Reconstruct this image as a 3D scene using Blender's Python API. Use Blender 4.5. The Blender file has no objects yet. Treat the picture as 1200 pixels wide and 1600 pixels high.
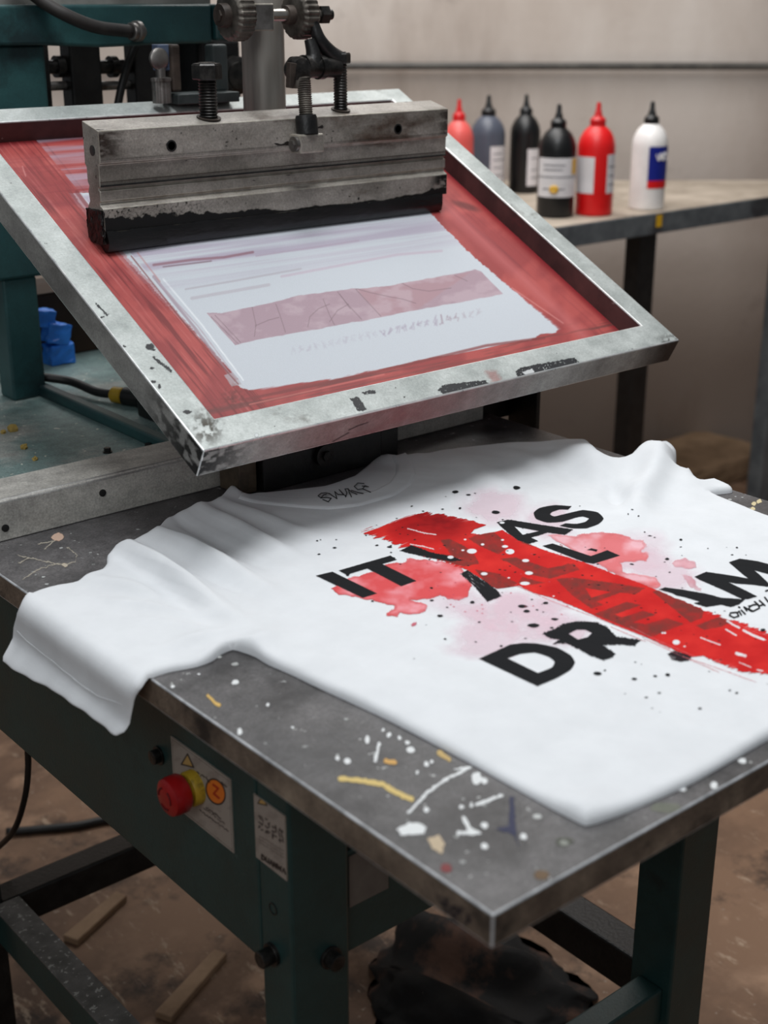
import bpy, bmesh, math, random
import numpy as np
from mathutils import Vector, geometry
random.seed(7)
rng = np.random.RandomState(5)
COL = bpy.context.scene.collection
PI = math.pi
V = Vector

# ------------------------------------------------------------------ camera model (1200 x 1600)
FPX = 2133.0
PITCH = math.atan(800 / FPX)
CAM = np.array([0.0, 0.0, 1.35])
_cp, _sp = math.cos(PITCH), math.sin(PITCH)
RX, RY = 0.76805, -0.64038        # camera right in the ground plane
FX, FY = 0.64038, 0.76805         # camera forward in the ground plane

def ray(u, v):
    x, y = u - 600.0, 800.0 - v
    fw = FPX * _cp + y * _sp
    up = y * _cp - FPX * _sp
    return np.array([x * RX + fw * FX, x * RY + fw * FY, up])
def onz(u, v, z):
    d = ray(u, v); return CAM + d * ((z - CAM[2]) / d[2])
def ony(u, v, y):
    d = ray(u, v); return CAM + d * ((y - CAM[1]) / d[1])
def onx(u, v, x):
    d = ray(u, v); return CAM + d * ((x - CAM[0]) / d[0])
def proj(x, y, z):
    x = np.asarray(x, float); y = np.asarray(y, float); z = np.asarray(z, float) - CAM[2]
    a = x * RX + y * RY
    b = x * FX + y * FY
    fw = b * _cp - z * _sp
    up = b * _sp + z * _cp
    return 600 + FPX * a / fw, 800 - FPX * up / fw

# ------------------------------------------------------------------ object helpers
WORLD = {}
def tag(o, label=None, cat=None, group=None, kind=None):
    if label: o['label'] = label
    if cat: o['category'] = cat
    if group: o['group'] = group
    if kind: o['kind'] = kind
    return o
def empty(name, loc, label, cat, group=None):
    o = bpy.data.objects.new(name, None); COL.objects.link(o)
    o.location = loc; o.empty_display_size = 0.03
    WORLD[o.name] = V(loc)
    return tag(o, label, cat, group)
def finish(name, me, m, parent=None, smooth=None):
    n = len(me.vertices)
    co = np.empty(n * 3); me.vertices.foreach_get('co', co); co = co.reshape(-1, 3)
    c = (co.min(0) + co.max(0)) / 2; co = co - c
    me.vertices.foreach_set('co', co.ravel())
    if m is not None:
        if len(me.materials) == 0:
            me.materials.append(m)
    o = bpy.data.objects.new(name, me); COL.objects.link(o)
    WORLD[o.name] = V(c)
    if parent is not None:
        o.parent = parent; o.location = V(c) - WORLD[parent.name]
    else:
        o.location = V(c)
    if smooth:
        me.polygons.foreach_set('use_smooth', [True] * len(me.polygons))
        if smooth is not True:
            try:
                me.set_sharp_from_angle(angle=math.radians(smooth))
            except Exception: pass
    return o
def obj(name, bm, m, parent=None, bevel=0, seg=2, smooth=None, edge=None):
    bmesh.ops.recalc_face_normals(bm, faces=bm.faces)
    me = bpy.data.meshes.new(name); bm.to_mesh(me); bm.free()
    o = finish(name, me, m, parent, smooth)
    if bevel:
        md = o.modifiers.new('bevel', 'BEVEL'); md.width = bevel; md.segments = seg
        md.limit_method = 'ANGLE'; md.angle_limit = math.radians(40)
        if edge is not None:
            me.materials.append(edge); md.material = 1
    return o
def B(): return bmesh.new()
def hexa(bm, pts):
    vs = [bm.verts.new(V(p)) for p in pts]
    for f in ((0,3,2,1),(4,5,6,7),(0,1,5,4),(1,2,6,5),(2,3,7,6),(3,0,4,7)):
        bm.faces.new([vs[i] for i in f])
def box(bm, x0, x1, y0, y1, z0, z1):
    hexa(bm, [(x0,y0,z0),(x1,y0,z0),(x1,y1,z0),(x0,y1,z0),(x0,y0,z1),(x1,y0,z1),(x1,y1,z1),(x0,y1,z1)])
def frame_of(ax):
    a = V(ax).normalized()
    t = V((0,0,1)) if abs(a.z) < 0.9 else V((1,0,0))
    u = a.cross(t).normalized(); w = a.cross(u).normalized()
    return a, u, w
def lathe(bm, prof, org, ax=(0,0,1), n=32, wob=None):
    a, u, w = frame_of(ax); org = V(org); rings = []
    for (r, h) in prof:
        ring = []
        for i in range(n):
            t = 2*PI*i/n
            rr = r * (wob(i, n) if wob else 1)
            ring.append(bm.verts.new(org + a*h + (u*math.cos(t) + w*math.sin(t))*max(rr, 1e-5)))
        rings.append(ring)
    for k in range(len(rings)-1):
        for i in range(n):
            j = (i+1) % n
            bm.faces.new([rings[k][i], rings[k][j], rings[k+1][j], rings[k+1][i]])
    bm.faces.new(rings[0][::-1]); bm.faces.new(rings[-1])
def cyl(bm, a, b, r, n=24, r2=None):
    a, b = V(a), V(b)
    lathe(bm, [(r,0),(r if r2 is None else r2,(b-a).length)], a, b-a, n)
def tube(bm, pts, r, n=12, rs=None):
    pts = [V(p) for p in pts]
    # catmull-rom resample
    P = [pts[0]*2-pts[1]] + pts + [pts[-1]*2-pts[-2]]
    out = []
    for i in range(1, len(P)-2):
        for k in range(8):
            t = k/8
            p0,p1,p2,p3 = P[i-1],P[i],P[i+1],P[i+2]
            out.append(0.5*((2*p1)+(p2-p0)*t+(2*p0-5*p1+4*p2-p3)*t*t+(3*p1-p0-3*p2+p3)*t**3))
    out.append(pts[-1])
    rings = []; up = None
    for i, p in enumerate(out):
        d = (out[min(i+1,len(out)-1)] - out[max(i-1,0)]).normalized()
        if up is None: up = frame_of(d)[1]
        up = (up - d*up.dot(d)).normalized(); w = d.cross(up)
        rr = r if rs is None else r*(rs[0]+(rs[1]-rs[0])*i/(len(out)-1))
        rings.append([bm.verts.new(p + (up*math.cos(2*PI*k/n)+w*math.sin(2*PI*k/n))*rr) for k in range(n)])
    for a_, b_ in zip(rings, rings[1:]):
        for i in range(n):
            j = (i+1) % n; bm.faces.new([a_[i],a_[j],b_[j],b_[i]])
    bm.faces.new(rings[0][::-1]); bm.faces.new(rings[-1])
def prism(bm, poly, y0, y1, axis='y'):
    def mk(p, d):
        return (p[0], d, p[1]) if axis == 'y' else ((d, p[0], p[1]) if axis == 'x' else (p[0], p[1], d))
    A = [bm.verts.new(mk(p, y0)) for p in poly]; Bv = [bm.verts.new(mk(p, y1)) for p in poly]
    bm.faces.new(A[::-1]); bm.faces.new(Bv)
    n = len(poly)
    for i in range(n):
        j = (i+1) % n; bm.faces.new([A[i],A[j],Bv[j],Bv[i]])

# ------------------------------------------------------------------ materials
def lin(c):
    c = np.asarray(c, float)
    return np.where(c <= 0.04045, c/12.92, ((c+0.055)/1.055)**2.4)
def C4(c): return tuple(float(x) for x in lin(c)) + (1.0,)
def mat(name, c1, c2=None, c3=None, rough=0.5, metal=0.0, scale=20, detail=6, bump=0.0, bscale=None,
        stretch=(1,1,1), spots=None, spot_scale=60, spot_t=0.68, rvar=0.12, spec=0.5, stain=None, stain_scale=6, stain_t=0.58, grain=0.0):
    m = bpy.data.materials.new(name); m.use_nodes = True
    nt = m.node_tree; N = nt.nodes; L = nt.links
    bs = N['Principled BSDF']
    bs.inputs['Roughness'].default_value = rough; bs.inputs['Metallic'].default_value = metal
    bs.inputs['Specular IOR Level'].default_value = spec
    geo = N.new('ShaderNodeNewGeometry'); mp = N.new('ShaderNodeMapping')
    L.new(geo.outputs['Position'], mp.inputs['Vector']); mp.inputs['Scale'].default_value = stretch
    def noise(s, d=detail, r=0.6):
        n = N.new('ShaderNodeTexNoise'); n.inputs['Scale'].default_value = s; n.inputs['Detail'].default_value = d
        n.inputs['Roughness'].default_value = r; L.new(mp.outputs[0], n.inputs['Vector']); return n
    n1 = noise(scale)
    rp = N.new('ShaderNodeValToRGB'); L.new(n1.outputs['Fac'], rp.inputs['Fac'])
    c2 = c2 or c1
    rp.color_ramp.elements[0].position = 0.36; rp.color_ramp.elements[0].color = C4(c1)
    rp.color_ramp.elements[1].position = 0.64; rp.color_ramp.elements[1].color = C4(c2)
    if c3:
        e = rp.color_ramp.elements.new(0.74); e.color = C4(c3)
    out = rp.outputs['Color']
    def over(src, col, n, lo, hi):
        r = N.new('ShaderNodeMapRange'); r.inputs['From Min'].default_value = lo; r.inputs['From Max'].default_value = hi
        L.new(n.outputs['Fac'], r.inputs['Value'])
        mx = N.new('ShaderNodeMix'); mx.data_type = 'RGBA'
        L.new(r.outputs['Result'], mx.inputs['Factor']); L.new(src, mx.inputs[6]); mx.inputs[7].default_value = C4(col)
        return mx.outputs[2]
    if stain: out = over(out, stain, noise(stain_scale, 8, 0.65), stain_t, stain_t+0.1)
    if spots: out = over(out, spots, noise(spot_scale, 3, 0.5), spot_t, spot_t+0.03)
    if grain:
        for gs, ga in ((420, grain), (60, grain*.7)):
            g = N.new('ShaderNodeTexNoise'); g.inputs['Scale'].default_value = gs; g.inputs['Detail'].default_value = 5; g.inputs['Roughness'].default_value = .75
            L.new(geo.outputs['Position'], g.inputs['Vector'])
            q = N.new('ShaderNodeMapRange'); q.inputs['From Min'].default_value = .3; q.inputs['From Max'].default_value = .7
            q.inputs['To Min'].default_value = 1-ga; q.inputs['To Max'].default_value = 1+ga; L.new(g.outputs['Fac'], q.inputs['Value'])
            mx = N.new('ShaderNodeMix'); mx.data_type = 'RGBA'; mx.blend_type = 'MULTIPLY'; mx.inputs['Factor'].default_value = 1
            L.new(out, mx.inputs[6]); L.new(q.outputs['Result'], mx.inputs[7]); out = mx.outputs[2]
    L.new(out, bs.inputs['Base Color'])
    r = N.new('ShaderNodeMapRange'); L.new(n1.outputs['Fac'], r.inputs['Value'])
    r.inputs['To Min'].default_value = max(0.03, rough-rvar); r.inputs['To Max'].default_value = min(1, rough+rvar)
    L.new(r.outputs['Result'], bs.inputs['Roughness'])
    if bump:
        nb = noise(bscale or scale*3, 4); b = N.new('ShaderNodeBump'); b.inputs['Strength'].default_value = bump
        b.inputs['Distance'].default_value = 0.002
        L.new(nb.outputs['Fac'], b.inputs['Height']); L.new(b.outputs[0], bs.inputs['Normal'])
    return m
def vmat(name, rough=0.8, metal=0.0, bump=0.0, bscale=400, spec=0.3, alpha=False):
    m = bpy.data.materials.new(name); m.use_nodes = True
    nt = m.node_tree; N = nt.nodes; L = nt.links; bs = N['Principled BSDF']
    bs.inputs['Roughness'].default_value = rough; bs.inputs['Metallic'].default_value = metal
    bs.inputs['Specular IOR Level'].default_value = spec
    at = N.new('ShaderNodeAttribute'); at.attribute_name = 'ink'
    if alpha: L.new(at.outputs['Alpha'], bs.inputs['Alpha'])
    n = N.new('ShaderNodeTexNoise'); n.inputs['Scale'].default_value = bscale
    geo = N.new('ShaderNodeNewGeometry'); L.new(geo.outputs['Position'], n.inputs['Vector'])
    r = N.new('ShaderNodeMapRange'); r.inputs['To Min'].default_value = 0.93; r.inputs['To Max'].default_value = 1.05
    L.new(n.outputs['Fac'], r.inputs['Value'])
    mx = N.new('ShaderNodeMix'); mx.data_type = 'RGBA'; mx.blend_type = 'MULTIPLY'; mx.inputs['Factor'].default_value = 1
    L.new(at.outputs['Color'], mx.inputs[6]); L.new(r.outputs['Result'], mx.inputs[7])
    L.new(mx.outputs[2], bs.inputs['Base Color'])
    if bump:
        b = N.new('ShaderNodeBump'); b.inputs['Strength'].default_value = bump; b.inputs['Distance'].default_value = 0.001
        L.new(n.outputs['Fac'], b.inputs['Height']); L.new(b.outputs[0], bs.inputs['Normal'])
    return m

M = {}
M['green'] = mat('green_enamel', (.105,.205,.20), (.13,.245,.24), rough=.45, scale=14, bump=.15, bscale=300, stain=(.09,.14,.14), stain_scale=7, spots=(.25,.34,.33), spot_scale=180, spot_t=.74, grain=.12)
M['teal'] = mat('teal_enamel', (.12,.255,.265), (.16,.31,.31), rough=.45, scale=9, bump=.1, stain=(.09,.17,.18), grain=.15)
M['tabletop'] = mat('worn_steel_top', (.23,.225,.23), (.38,.37,.37), (.50,.49,.48), rough=.47, spec=.6, scale=7, detail=12, bump=.22, bscale=160, stain=(.15,.14,.145), stain_scale=4.5, stain_t=.52, spots=(.66,.67,.66), spot_scale=150, spot_t=.70, grain=.55)
M['table_edge'] = mat('rubbed_steel_highlight', (.60,.61,.62), (.80,.81,.82), rough=.35, metal=.2, scale=60)  # bright bevel colour paints the light glint along the worn table edge
M['table_side'] = mat('grimy_table_side', (.34,.29,.25), (.50,.44,.38), (.58,.52,.45), rough=.7, scale=22, bump=.3, stain=(.17,.145,.125), stain_scale=12, stain_t=.56, grain=.35)
M['alu'] = mat('scuffed_aluminium', (.60,.625,.615), (.73,.75,.74), (.79,.80,.78), rough=.5, metal=.3, scale=16, detail=10, bump=.15, bscale=220, stain=(.42,.42,.40), stain_scale=13, stain_t=.64, spots=(.25,.25,.24), spot_scale=150, spot_t=.72, grain=.18)
M['alu_edge'] = mat('rubbed_aluminium_highlight', (.78,.79,.79), (.9,.9,.89), rough=.3, metal=.5, scale=50)  # pale bevel tone paints the frame's edge highlight as well as its wear
M['alu_side'] = mat('grey_aluminium_side', (.46,.455,.445), (.64,.635,.62), (.72,.715,.70), rough=.5, metal=.25, scale=14, detail=10, stretch=(1,.35,1), bump=.15, stain=(.24,.235,.23), stain_scale=9, stain_t=.62, grain=.25)
M['inner_red'] = mat('ink_stained_inner_wall', (.22,.15,.15), (.34,.22,.215), rough=.6, scale=18, bump=.2, stain=(.42,.16,.17), stain_scale=8, stain_t=.6, spots=(.5,.45,.44), spot_scale=70, spot_t=.72)
M['bar'] = mat('dirty_bar_steel', (.46,.44,.41), (.63,.605,.575), (.68,.66,.63), rough=.5, metal=.2, scale=20, detail=10, bump=.2, bscale=250, stretch=(.35,1,1), stain=(.31,.25,.21), stain_scale=12, stain_t=.58, spots=(.14,.12,.11), spot_scale=110, spot_t=.70, grain=.28)
M['bar_edge'] = mat('rubbed_bar_highlight', (.60,.57,.52), (.74,.72,.68), rough=.35, metal=.5, scale=60)  # lighter bevels paint a highlight onto the bar's rubbed edges
M['bar_dark'] = mat('grimy_brown_steel', (.16,.13,.11), (.32,.28,.25), rough=.6, metal=.3, scale=30, bump=.3)
M['blade'] = mat('black_rubber', (.035,.035,.037), (.065,.063,.065), rough=.38, scale=40, bump=.5, bscale=90, stretch=(.4,1,1))
M['ink_crust'] = mat('dried_black_ink', (.03,.027,.025), (.09,.075,.065), rough=.5, scale=120, bump=1, bscale=200)
M['black'] = mat('black_steel', (.055,.055,.057), (.12,.117,.112), rough=.42, metal=.1, scale=40, bump=.3, bscale=200, grain=.3)
M['bolt'] = mat('blackened_bolt', (.09,.088,.085), (.22,.21,.20), rough=.36, metal=.5, scale=70, bump=.2, grain=.3)
M['steel'] = mat('dull_steel', (.40,.385,.37), (.58,.565,.55), rough=.36, metal=.8, scale=30, stain=(.25,.21,.18), stain_scale=18, bump=.1)
M['steel_pol'] = mat('polished_shaft', (.62,.60,.57), (.75,.73,.70), rough=.25, metal=.9, scale=30, stain=(.36,.29,.23), stain_scale=30)
M['knurl'] = mat('oxidised_knurled_steel', (.27,.25,.23), (.45,.43,.40), rough=.45, metal=.7, scale=50, stain=(.16,.13,.11), stain_scale=30)
M['pole'] = mat('brushed_column', (.48,.465,.44), (.66,.64,.61), rough=.36, metal=.45, scale=26, stretch=(1,1,.08), stain=(.27,.24,.22), stain_scale=14)
M['bracket'] = mat('greenish_bracket', (.17,.20,.20), (.27,.30,.30), rough=.5, metal=.2, scale=20)
M['blue_plate'] = mat('blue_grey_plate', (.27,.32,.42), (.36,.41,.50), rough=.4, scale=20)
M['deck'] = mat('painted_deck', (.42,.52,.51), (.54,.62,.61), (.66,.70,.69), rough=.5, scale=10, detail=12, bump=.2, stain=(.62,.63,.61), stain_scale=5, stain_t=.52, spots=(.85,.85,.8), spot_scale=110, spot_t=.69, grain=.4)
M['rail'] = mat('dull_rail', (.58,.57,.55), (.74,.73,.70), (.80,.79,.77), rough=.5, metal=.1, scale=16, detail=10, stretch=(.3,1,1), bump=.2, stain=(.34,.33,.31), stain_scale=10, stain_t=.6, grain=.35)
M['wall'] = None
M['cloth'] = mat('white_cotton', (.865,.875,.885), (.885,.895,.905), rough=.9, scale=30, bump=.12, bscale=900, spec=.15)
M['print'] = vmat('printed_ink', rough=.85, bump=.1, bscale=900, spec=.15, alpha=True)
M['meshv'] = vmat('ink_stained_mesh', rough=.5, bump=.15, bscale=700, spec=.35)
M['paintv'] = vmat('surface_marks', rough=.5, spec=.4, alpha=True)
M['plate'] = vmat('printed_plate', rough=.5, spec=.4)
M['red_pl'] = mat('red_plastic', (.58,.06,.08), (.70,.10,.11), rough=.35, scale=30)
M['yellow_pl'] = mat('yellow_plastic', (.62,.50,.10), (.72,.60,.16), rough=.45, scale=30, stain=(.4,.33,.1), stain_scale=30)
M['rubber'] = mat('black_cable', (.05,.05,.05), (.09,.088,.085), rough=.5, scale=40)
M['hose'] = mat('dusty_black_hose', (.10,.09,.085), (.17,.155,.145), rough=.6, scale=40)
M['brown'] = mat('brown_cardboard', (.17,.12,.08), (.23,.165,.115), rough=.85, scale=12)
M['blue'] = mat('bright_blue_plastic', (.13,.42,.80), (.20,.52,.90), rough=.4, scale=30)
M['rag'] = mat('black_oily_cloth', (.03,.026,.024), (.085,.07,.06), rough=.85, scale=16, bump=.6, stain=(.30,.20,.15), stain_scale=9, stain_t=.54, spots=(.4,.36,.33), spot_scale=60, spot_t=.75)
M['benchtop'] = mat('beige_bench_top', (.60,.55,.49), (.72,.67,.61), rough=.7, scale=8, stain=(.48,.43,.38), stain_scale=7)
M['bench_rim'] = mat('blue_grey_bench_rim', (.31,.33,.345), (.41,.43,.44), rough=.5, scale=20, stain=(.22,.22,.23))
M['pot'] = {}
for k, c in dict(pink=(.86,.36,.34), grey=(.30,.32,.37), black=(.045,.047,.052), red=(.83,.07,.08), white=(.90,.89,.88), redcap=(.75,.05,.07), whitelab=(.84,.83,.84), yellow=(.85,.66,.08), blue=(.06,.12,.50), ink=(.30,.30,.34)).items():
    M['b_'+k] = mat('bottle_'+k, c, tuple(min(1,x*1.05+.01) for x in c), rough=.38, scale=20)
M['tan'] = mat('tan_sacking', (.50,.40,.30), (.60,.49,.38), rough=.9, scale=20)

def room_mat(name, wall=True):
    m = bpy.data.materials.new(name); m.use_nodes = True
    nt = m.node_tree; N = nt.nodes; L = nt.links; bs = N['Principled BSDF']
    bs.inputs['Roughness'].default_value = .85 if wall else .7
    geo = N.new('ShaderNodeNewGeometry')
    def mp(s):
        q = N.new('ShaderNodeMapping'); q.inputs['Scale'].default_value = s; L.new(geo.outputs['Position'], q.inputs['Vector']); return q
    def ns(q, s, d=8, r=.6):
        n = N.new('ShaderNodeTexNoise'); n.inputs['Scale'].default_value = s; n.inputs['Detail'].default_value = d
        n.inputs['Roughness'].default_value = r; L.new(q.outputs[0], n.inputs['Vector']); return n.outputs['Fac']
    def mix(a, col, fac, lo, hi, amt=1):
        r = N.new('ShaderNodeMapRange'); r.inputs['From Min'].default_value = lo; r.inputs['From Max'].default_value = hi
        r.inputs['To Max'].default_value = amt; L.new(fac, r.inputs['Value'])
        x = N.new('ShaderNodeMix'); x.data_type = 'RGBA'; L.new(r.outputs[0], x.inputs['Factor'])
        if isinstance(a, tuple): x.inputs[6].default_value = C4(a)
        else: L.new(a, x.inputs[6])
        x.inputs[7].default_value = C4(col); return x.outputs[2]
    if wall:
        sep = N.new('ShaderNodeSeparateXYZ'); L.new(geo.outputs['Position'], sep.inputs[0])
        c = mix((.80,.765,.735), (.71,.66,.62), ns(mp((1,1,.5)), 1.6), .4, .62)
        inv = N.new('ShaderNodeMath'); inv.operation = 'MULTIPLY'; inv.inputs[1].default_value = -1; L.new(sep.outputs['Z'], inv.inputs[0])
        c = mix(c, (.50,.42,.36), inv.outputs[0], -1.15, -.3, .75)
        c = mix(c, (.42,.33,.27), ns(mp((1.2,1.2,.35)), 1.7), .56, .74, .5)
        c = mix(c, (.36,.24,.18), ns(mp((3,3,.25)), 1.2), .64, .74, .35)
        c = mix(c, (.50,.45,.42), ns(mp((1,1,1)), 6), .62, .74, .5)
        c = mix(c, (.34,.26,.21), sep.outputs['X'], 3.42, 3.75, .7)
    else:
        c = mix((.52,.40,.31), (.36,.265,.20), ns(mp((1,1,1)), 3.5), .42, .6)
        c = mix(c, (.64,.51,.41), ns(mp((1,1,1)), 7), .52, .66, .9)
        c = mix(c, (.15,.11,.085), ns(mp((1,1,1)), 4.2, 12, .72), .53, .62, .85)
        c = mix(c, (.72,.63,.54), ns(mp((4,1.2,1)), 10, 9, .7), .58, .66, .8)
        c = mix(c, (.62,.56,.50), ns(mp((1,1,1)), 55, 3), .68, .72, .8)
    L.new(c, bs.inputs['Base Color'])
    b = N.new('ShaderNodeBump'); b.inputs['Strength'].default_value = .3; b.inputs['Distance'].default_value = .004
    L.new(ns(mp((1,1,1)), 40), b.inputs['Height']); L.new(b.outputs[0], bs.inputs['Normal'])
    return m

# ------------------------------------------------------------------ raster helpers (ink painted on fine grids)
_LAT = rng.rand(256, 256)
def vnoise(x, y):
    xi = np.floor(x).astype(int); yi = np.floor(y).astype(int); fx = x-xi; fy = y-yi
    fx = fx*fx*(3-2*fx); fy = fy*fy*(3-2*fy)
    g = lambda i, j: _LAT[i & 255, j & 255]
    return (g(xi,yi)*(1-fx)+g(xi+1,yi)*fx)*(1-fy) + (g(xi,yi+1)*(1-fx)+g(xi+1,yi+1)*fx)*fy
def fbm(x, y, o=4):
    s = 0; a = .5; t = 0
    for k in range(o):
        s = s + a*vnoise(x*2**k+17*k, y*2**k+31*k); t += a; a *= .5
    return s/t
def sdpoly(u, v, poly, pad=12):
    """signed distance (negative inside), only near the polygon"""
    p = np.asarray(poly, float); out = np.full(u.shape, 99.0)
    m = (u > p[:,0].min()-pad) & (u < p[:,0].max()+pad) & (v > p[:,1].min()-pad) & (v < p[:,1].max()+pad)
    if not m.any(): return out
    x, y = u[m], v[m]; d = np.full(x.shape, 1e9); ins = np.zeros(x.shape, bool)
    for i in range(len(p)):
        a = p[i]; b = p[(i+1) % len(p)]; e = b-a; L2 = (e**2).sum() + 1e-12
        t = np.clip(((x-a[0])*e[0]+(y-a[1])*e[1])/L2, 0, 1)
        d = np.minimum(d, (x-a[0]-t*e[0])**2+(y-a[1]-t*e[1])**2)
        if a[1] != b[1]:
            ins ^= ((a[1] > y) != (b[1] > y)) & (x < (b[0]-a[0])*(y-a[1])/(b[1]-a[1])+a[0])
    d = np.sqrt(d); out[m] = np.where(ins, -d, d); return out
def sdline(u, v, pts):
    p = np.asarray(pts, float); d = np.full(u.shape, 99.0)
    m = (u > p[:,0].min()-9) & (u < p[:,0].max()+9) & (v > p[:,1].min()-9) & (v < p[:,1].max()+9)
    if not m.any(): return d
    x, y = u[m], v[m]; q = np.full(x.shape, 1e9)
    for a, b in zip(p, p[1:]):
        e = b-a; L2 = (e**2).sum()+1e-12
        t = np.clip(((x-a[0])*e[0]+(y-a[1])*e[1])/L2, 0, 1)
        q = np.minimum(q, (x-a[0]-t*e[0])**2+(y-a[1]-t*e[1])**2)
    d[m] = np.sqrt(q); return d
def AA(sd, w=.8): return np.clip(.5 - sd/w, 0, 1)
class Paint:
    def __init__(s, n, base, blend=False):
        s.c = np.tile(np.asarray(base, float), (n, 1)); s.a = np.zeros(n); s.blend = blend
    def put(s, col, al):
        al = np.clip(al, 0, 1); col = np.asarray(col, float)
        if col.ndim == 1: col = col[None, :]
        if s.blend:
            na = s.a+al*(1-s.a); w_ = (al/np.maximum(na,1e-6))[:,None]; s.c = s.c*(1-w_)+col*w_; s.a = na
        else:
            s.c = s.c*(1-al[:,None]) + col*al[:,None]; s.a = np.maximum(s.a, al)
def Z(pts, s, ox, oy): return [(x/s+ox, y/s+oy) for x, y in pts]
def grid_obj(name, P, a0, a1, b0, b1, step, paint, m, parent, keep_all=False, smooth=True):
    """P(a,b)->(x,y,z) arrays; paint(u,v,a,b)->Paint; drops faces without ink"""
    na = int((a1-a0)/step)+2; nb = int((b1-b0)/step)+2
    A, Bb = np.meshgrid(np.linspace(a0,a1,na), np.linspace(b0,b1,nb), indexing='ij')
    A = A.ravel(); Bb = Bb.ravel(); X, Y, Zc = P(A, Bb)
    u, v = proj(X, Y, Zc); pt = paint(u, v, A, Bb)
    i = (np.arange(na-1)[:,None]*nb + np.arange(nb-1)[None,:]).ravel()
    q = np.stack([i, i+nb, i+nb+1, i+1], 1)
    if not keep_all:
        q = q[pt.a[q].max(1) > .02]
    used = np.unique(q); mp = np.zeros(na*nb, int); mp[used] = np.arange(len(used)); q = mp[q]
    co = np.stack([X,Y,Zc],1)[used]
    me = bpy.data.meshes.new(name)
    me.vertices.add(len(co)); me.vertices.foreach_set('co', co.ravel())
    me.loops.add(q.size); me.loops.foreach_set('vertex_index', q.ravel().astype(np.int32))
    me.polygons.add(len(q)); me.polygons.foreach_set('loop_start', np.arange(0, q.size, 4, dtype=np.int32))
    me.update(calc_edges=True); me.validate()
    at = me.color_attributes.new('ink', 'FLOAT_COLOR', 'POINT')
    c = np.ones((len(co), 4)); c[:,:3] = lin(np.clip(pt.c[used],0,1)); c[:,3] = pt.a[used]; at.data.foreach_set('color', c.ravel())
    return finish(name, me, m, parent, smooth)

# ================================================================== SETTING
def struct(name, bm, m, **k): return tag(obj(name, bm, m, **k), kind='structure')
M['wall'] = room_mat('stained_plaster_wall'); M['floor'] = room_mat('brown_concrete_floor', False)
bm = B(); box(bm, -3, 7, -3, 7, -.1, 0); struct('floor', bm, M['floor'])
WD = 4.12
def wp(a, b, z): return (FX*b + RX*a, FY*b + RY*a, z)
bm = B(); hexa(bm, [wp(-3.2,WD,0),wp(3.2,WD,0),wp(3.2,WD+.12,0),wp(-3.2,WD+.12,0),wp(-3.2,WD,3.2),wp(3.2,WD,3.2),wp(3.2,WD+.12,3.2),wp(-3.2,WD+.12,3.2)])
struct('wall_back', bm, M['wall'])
bm = B(); tube(bm, [wp(-3.0,WD-.03,1.172),wp(0,WD-.03,1.174),wp(3.0,WD-.03,1.170)], .0105, 14)
cp = empty('wall_conduit', wp(0,WD-.03,1.174), 'thin dark grey pipe running level along the plaster wall', 'pipe')
obj('pipe', bm, mat('dark_pipe', (.26,.25,.24), (.34,.33,.31), rough=.5, scale=20), cp, smooth=True)

# ================================================================== PRINTING MACHINE FRAME
T = .85
mf = empty('press_stand', (.85,1.0,0), 'dark green welded steel stand carrying the worn print table', 'machine stand')
bm = B(); box(bm, .52,.575,.782,1.90,.60,.8256); obj('side_beam', bm, M['green'], mf, bevel=.003)
bm = B(); box(bm, .52,.579,.739,.782,.0,.8256); obj('leg', bm, M['green'], mf, bevel=.003)
bm = B(); box(bm, .579,.93,.745,.775,.60,.70); obj('cross_beam', bm, M['green'], mf, bevel=.002)
bm = B(); box(bm, 1.085,1.15,.78,.84,0,.8256); obj('leg', bm, M['green'], mf, bevel=.003)
bm = B(); box(bm, .515,.560,1.432,1.477,0,.5998); obj('leg', bm, M['black'], mf, bevel=.003)
bm = B(); box(bm, 1.085,1.15,1.55,1.61,0,.8256); obj('leg', bm, M['green'], mf, bevel=.003)
bm = B(); box(bm, .547,.580,.782,1.432,.215,.27); obj('stretcher', bm, M['green'], mf, bevel=.003)
bm = B(); box(bm, .545,.581,.79,1.43,.2695,.2715); obj('stretcher_cap', bm, mat('dusty_grey_bar', (.30,.30,.29), (.42,.41,.40), rough=.6, scale=40, spots=(.6,.6,.58), spot_scale=160, spot_t=.62), mf)
bm = B(); box(bm, 1.095,1.14,.84,1.55,.215,.27); obj('stretcher', bm, M['black'], mf, bevel=.003)
bm = B(); box(bm, .58,1.085,.79,.825,.215,.265); obj('stretcher', bm, M['green'], mf, bevel=.003)
bm = B(); box(bm, .560,1.10,1.435,1.475,.222,.268); obj('stretcher', bm, M['black'], mf, bevel=.003)
bm = B(); box(bm, .575,1.15,1.22,1.27,.76,.8256); obj('cross_beam', bm, M['green'], mf, bevel=.003)
def screw(parent, c, ax, r, h, m, name='bolt', hexn=6, slot=False):
    bm = B(); a = V(ax)
    lathe(bm, [(r*1.35,0),(r*1.35,h*.22),(r*1.3,h*.25)], c, ax, 28)
    lathe(bm, [(r,h*.24),(r,h*.95),(r*.88,h)], c, ax, hexn)
    if slot: cyl(bm, V(c)+a*h*.9, V(c)+a*h*1.02, r*.5, 6)
    return obj(name, bm, m, parent, smooth=30)
screw(mf, onx(427,1490,.52), (-1,0,0), .0075,.014, M['bolt'], hexn=24, slot=True)
screw(mf, onx(249,1180,.52), (-1,0,0), .0065,.008, M['bolt'], hexn=24, slot=True)
screw(mf, ony(515,1495,.739), (0,-1,0), .0075,.012, M['bolt'], hexn=24, slot=True)
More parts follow.
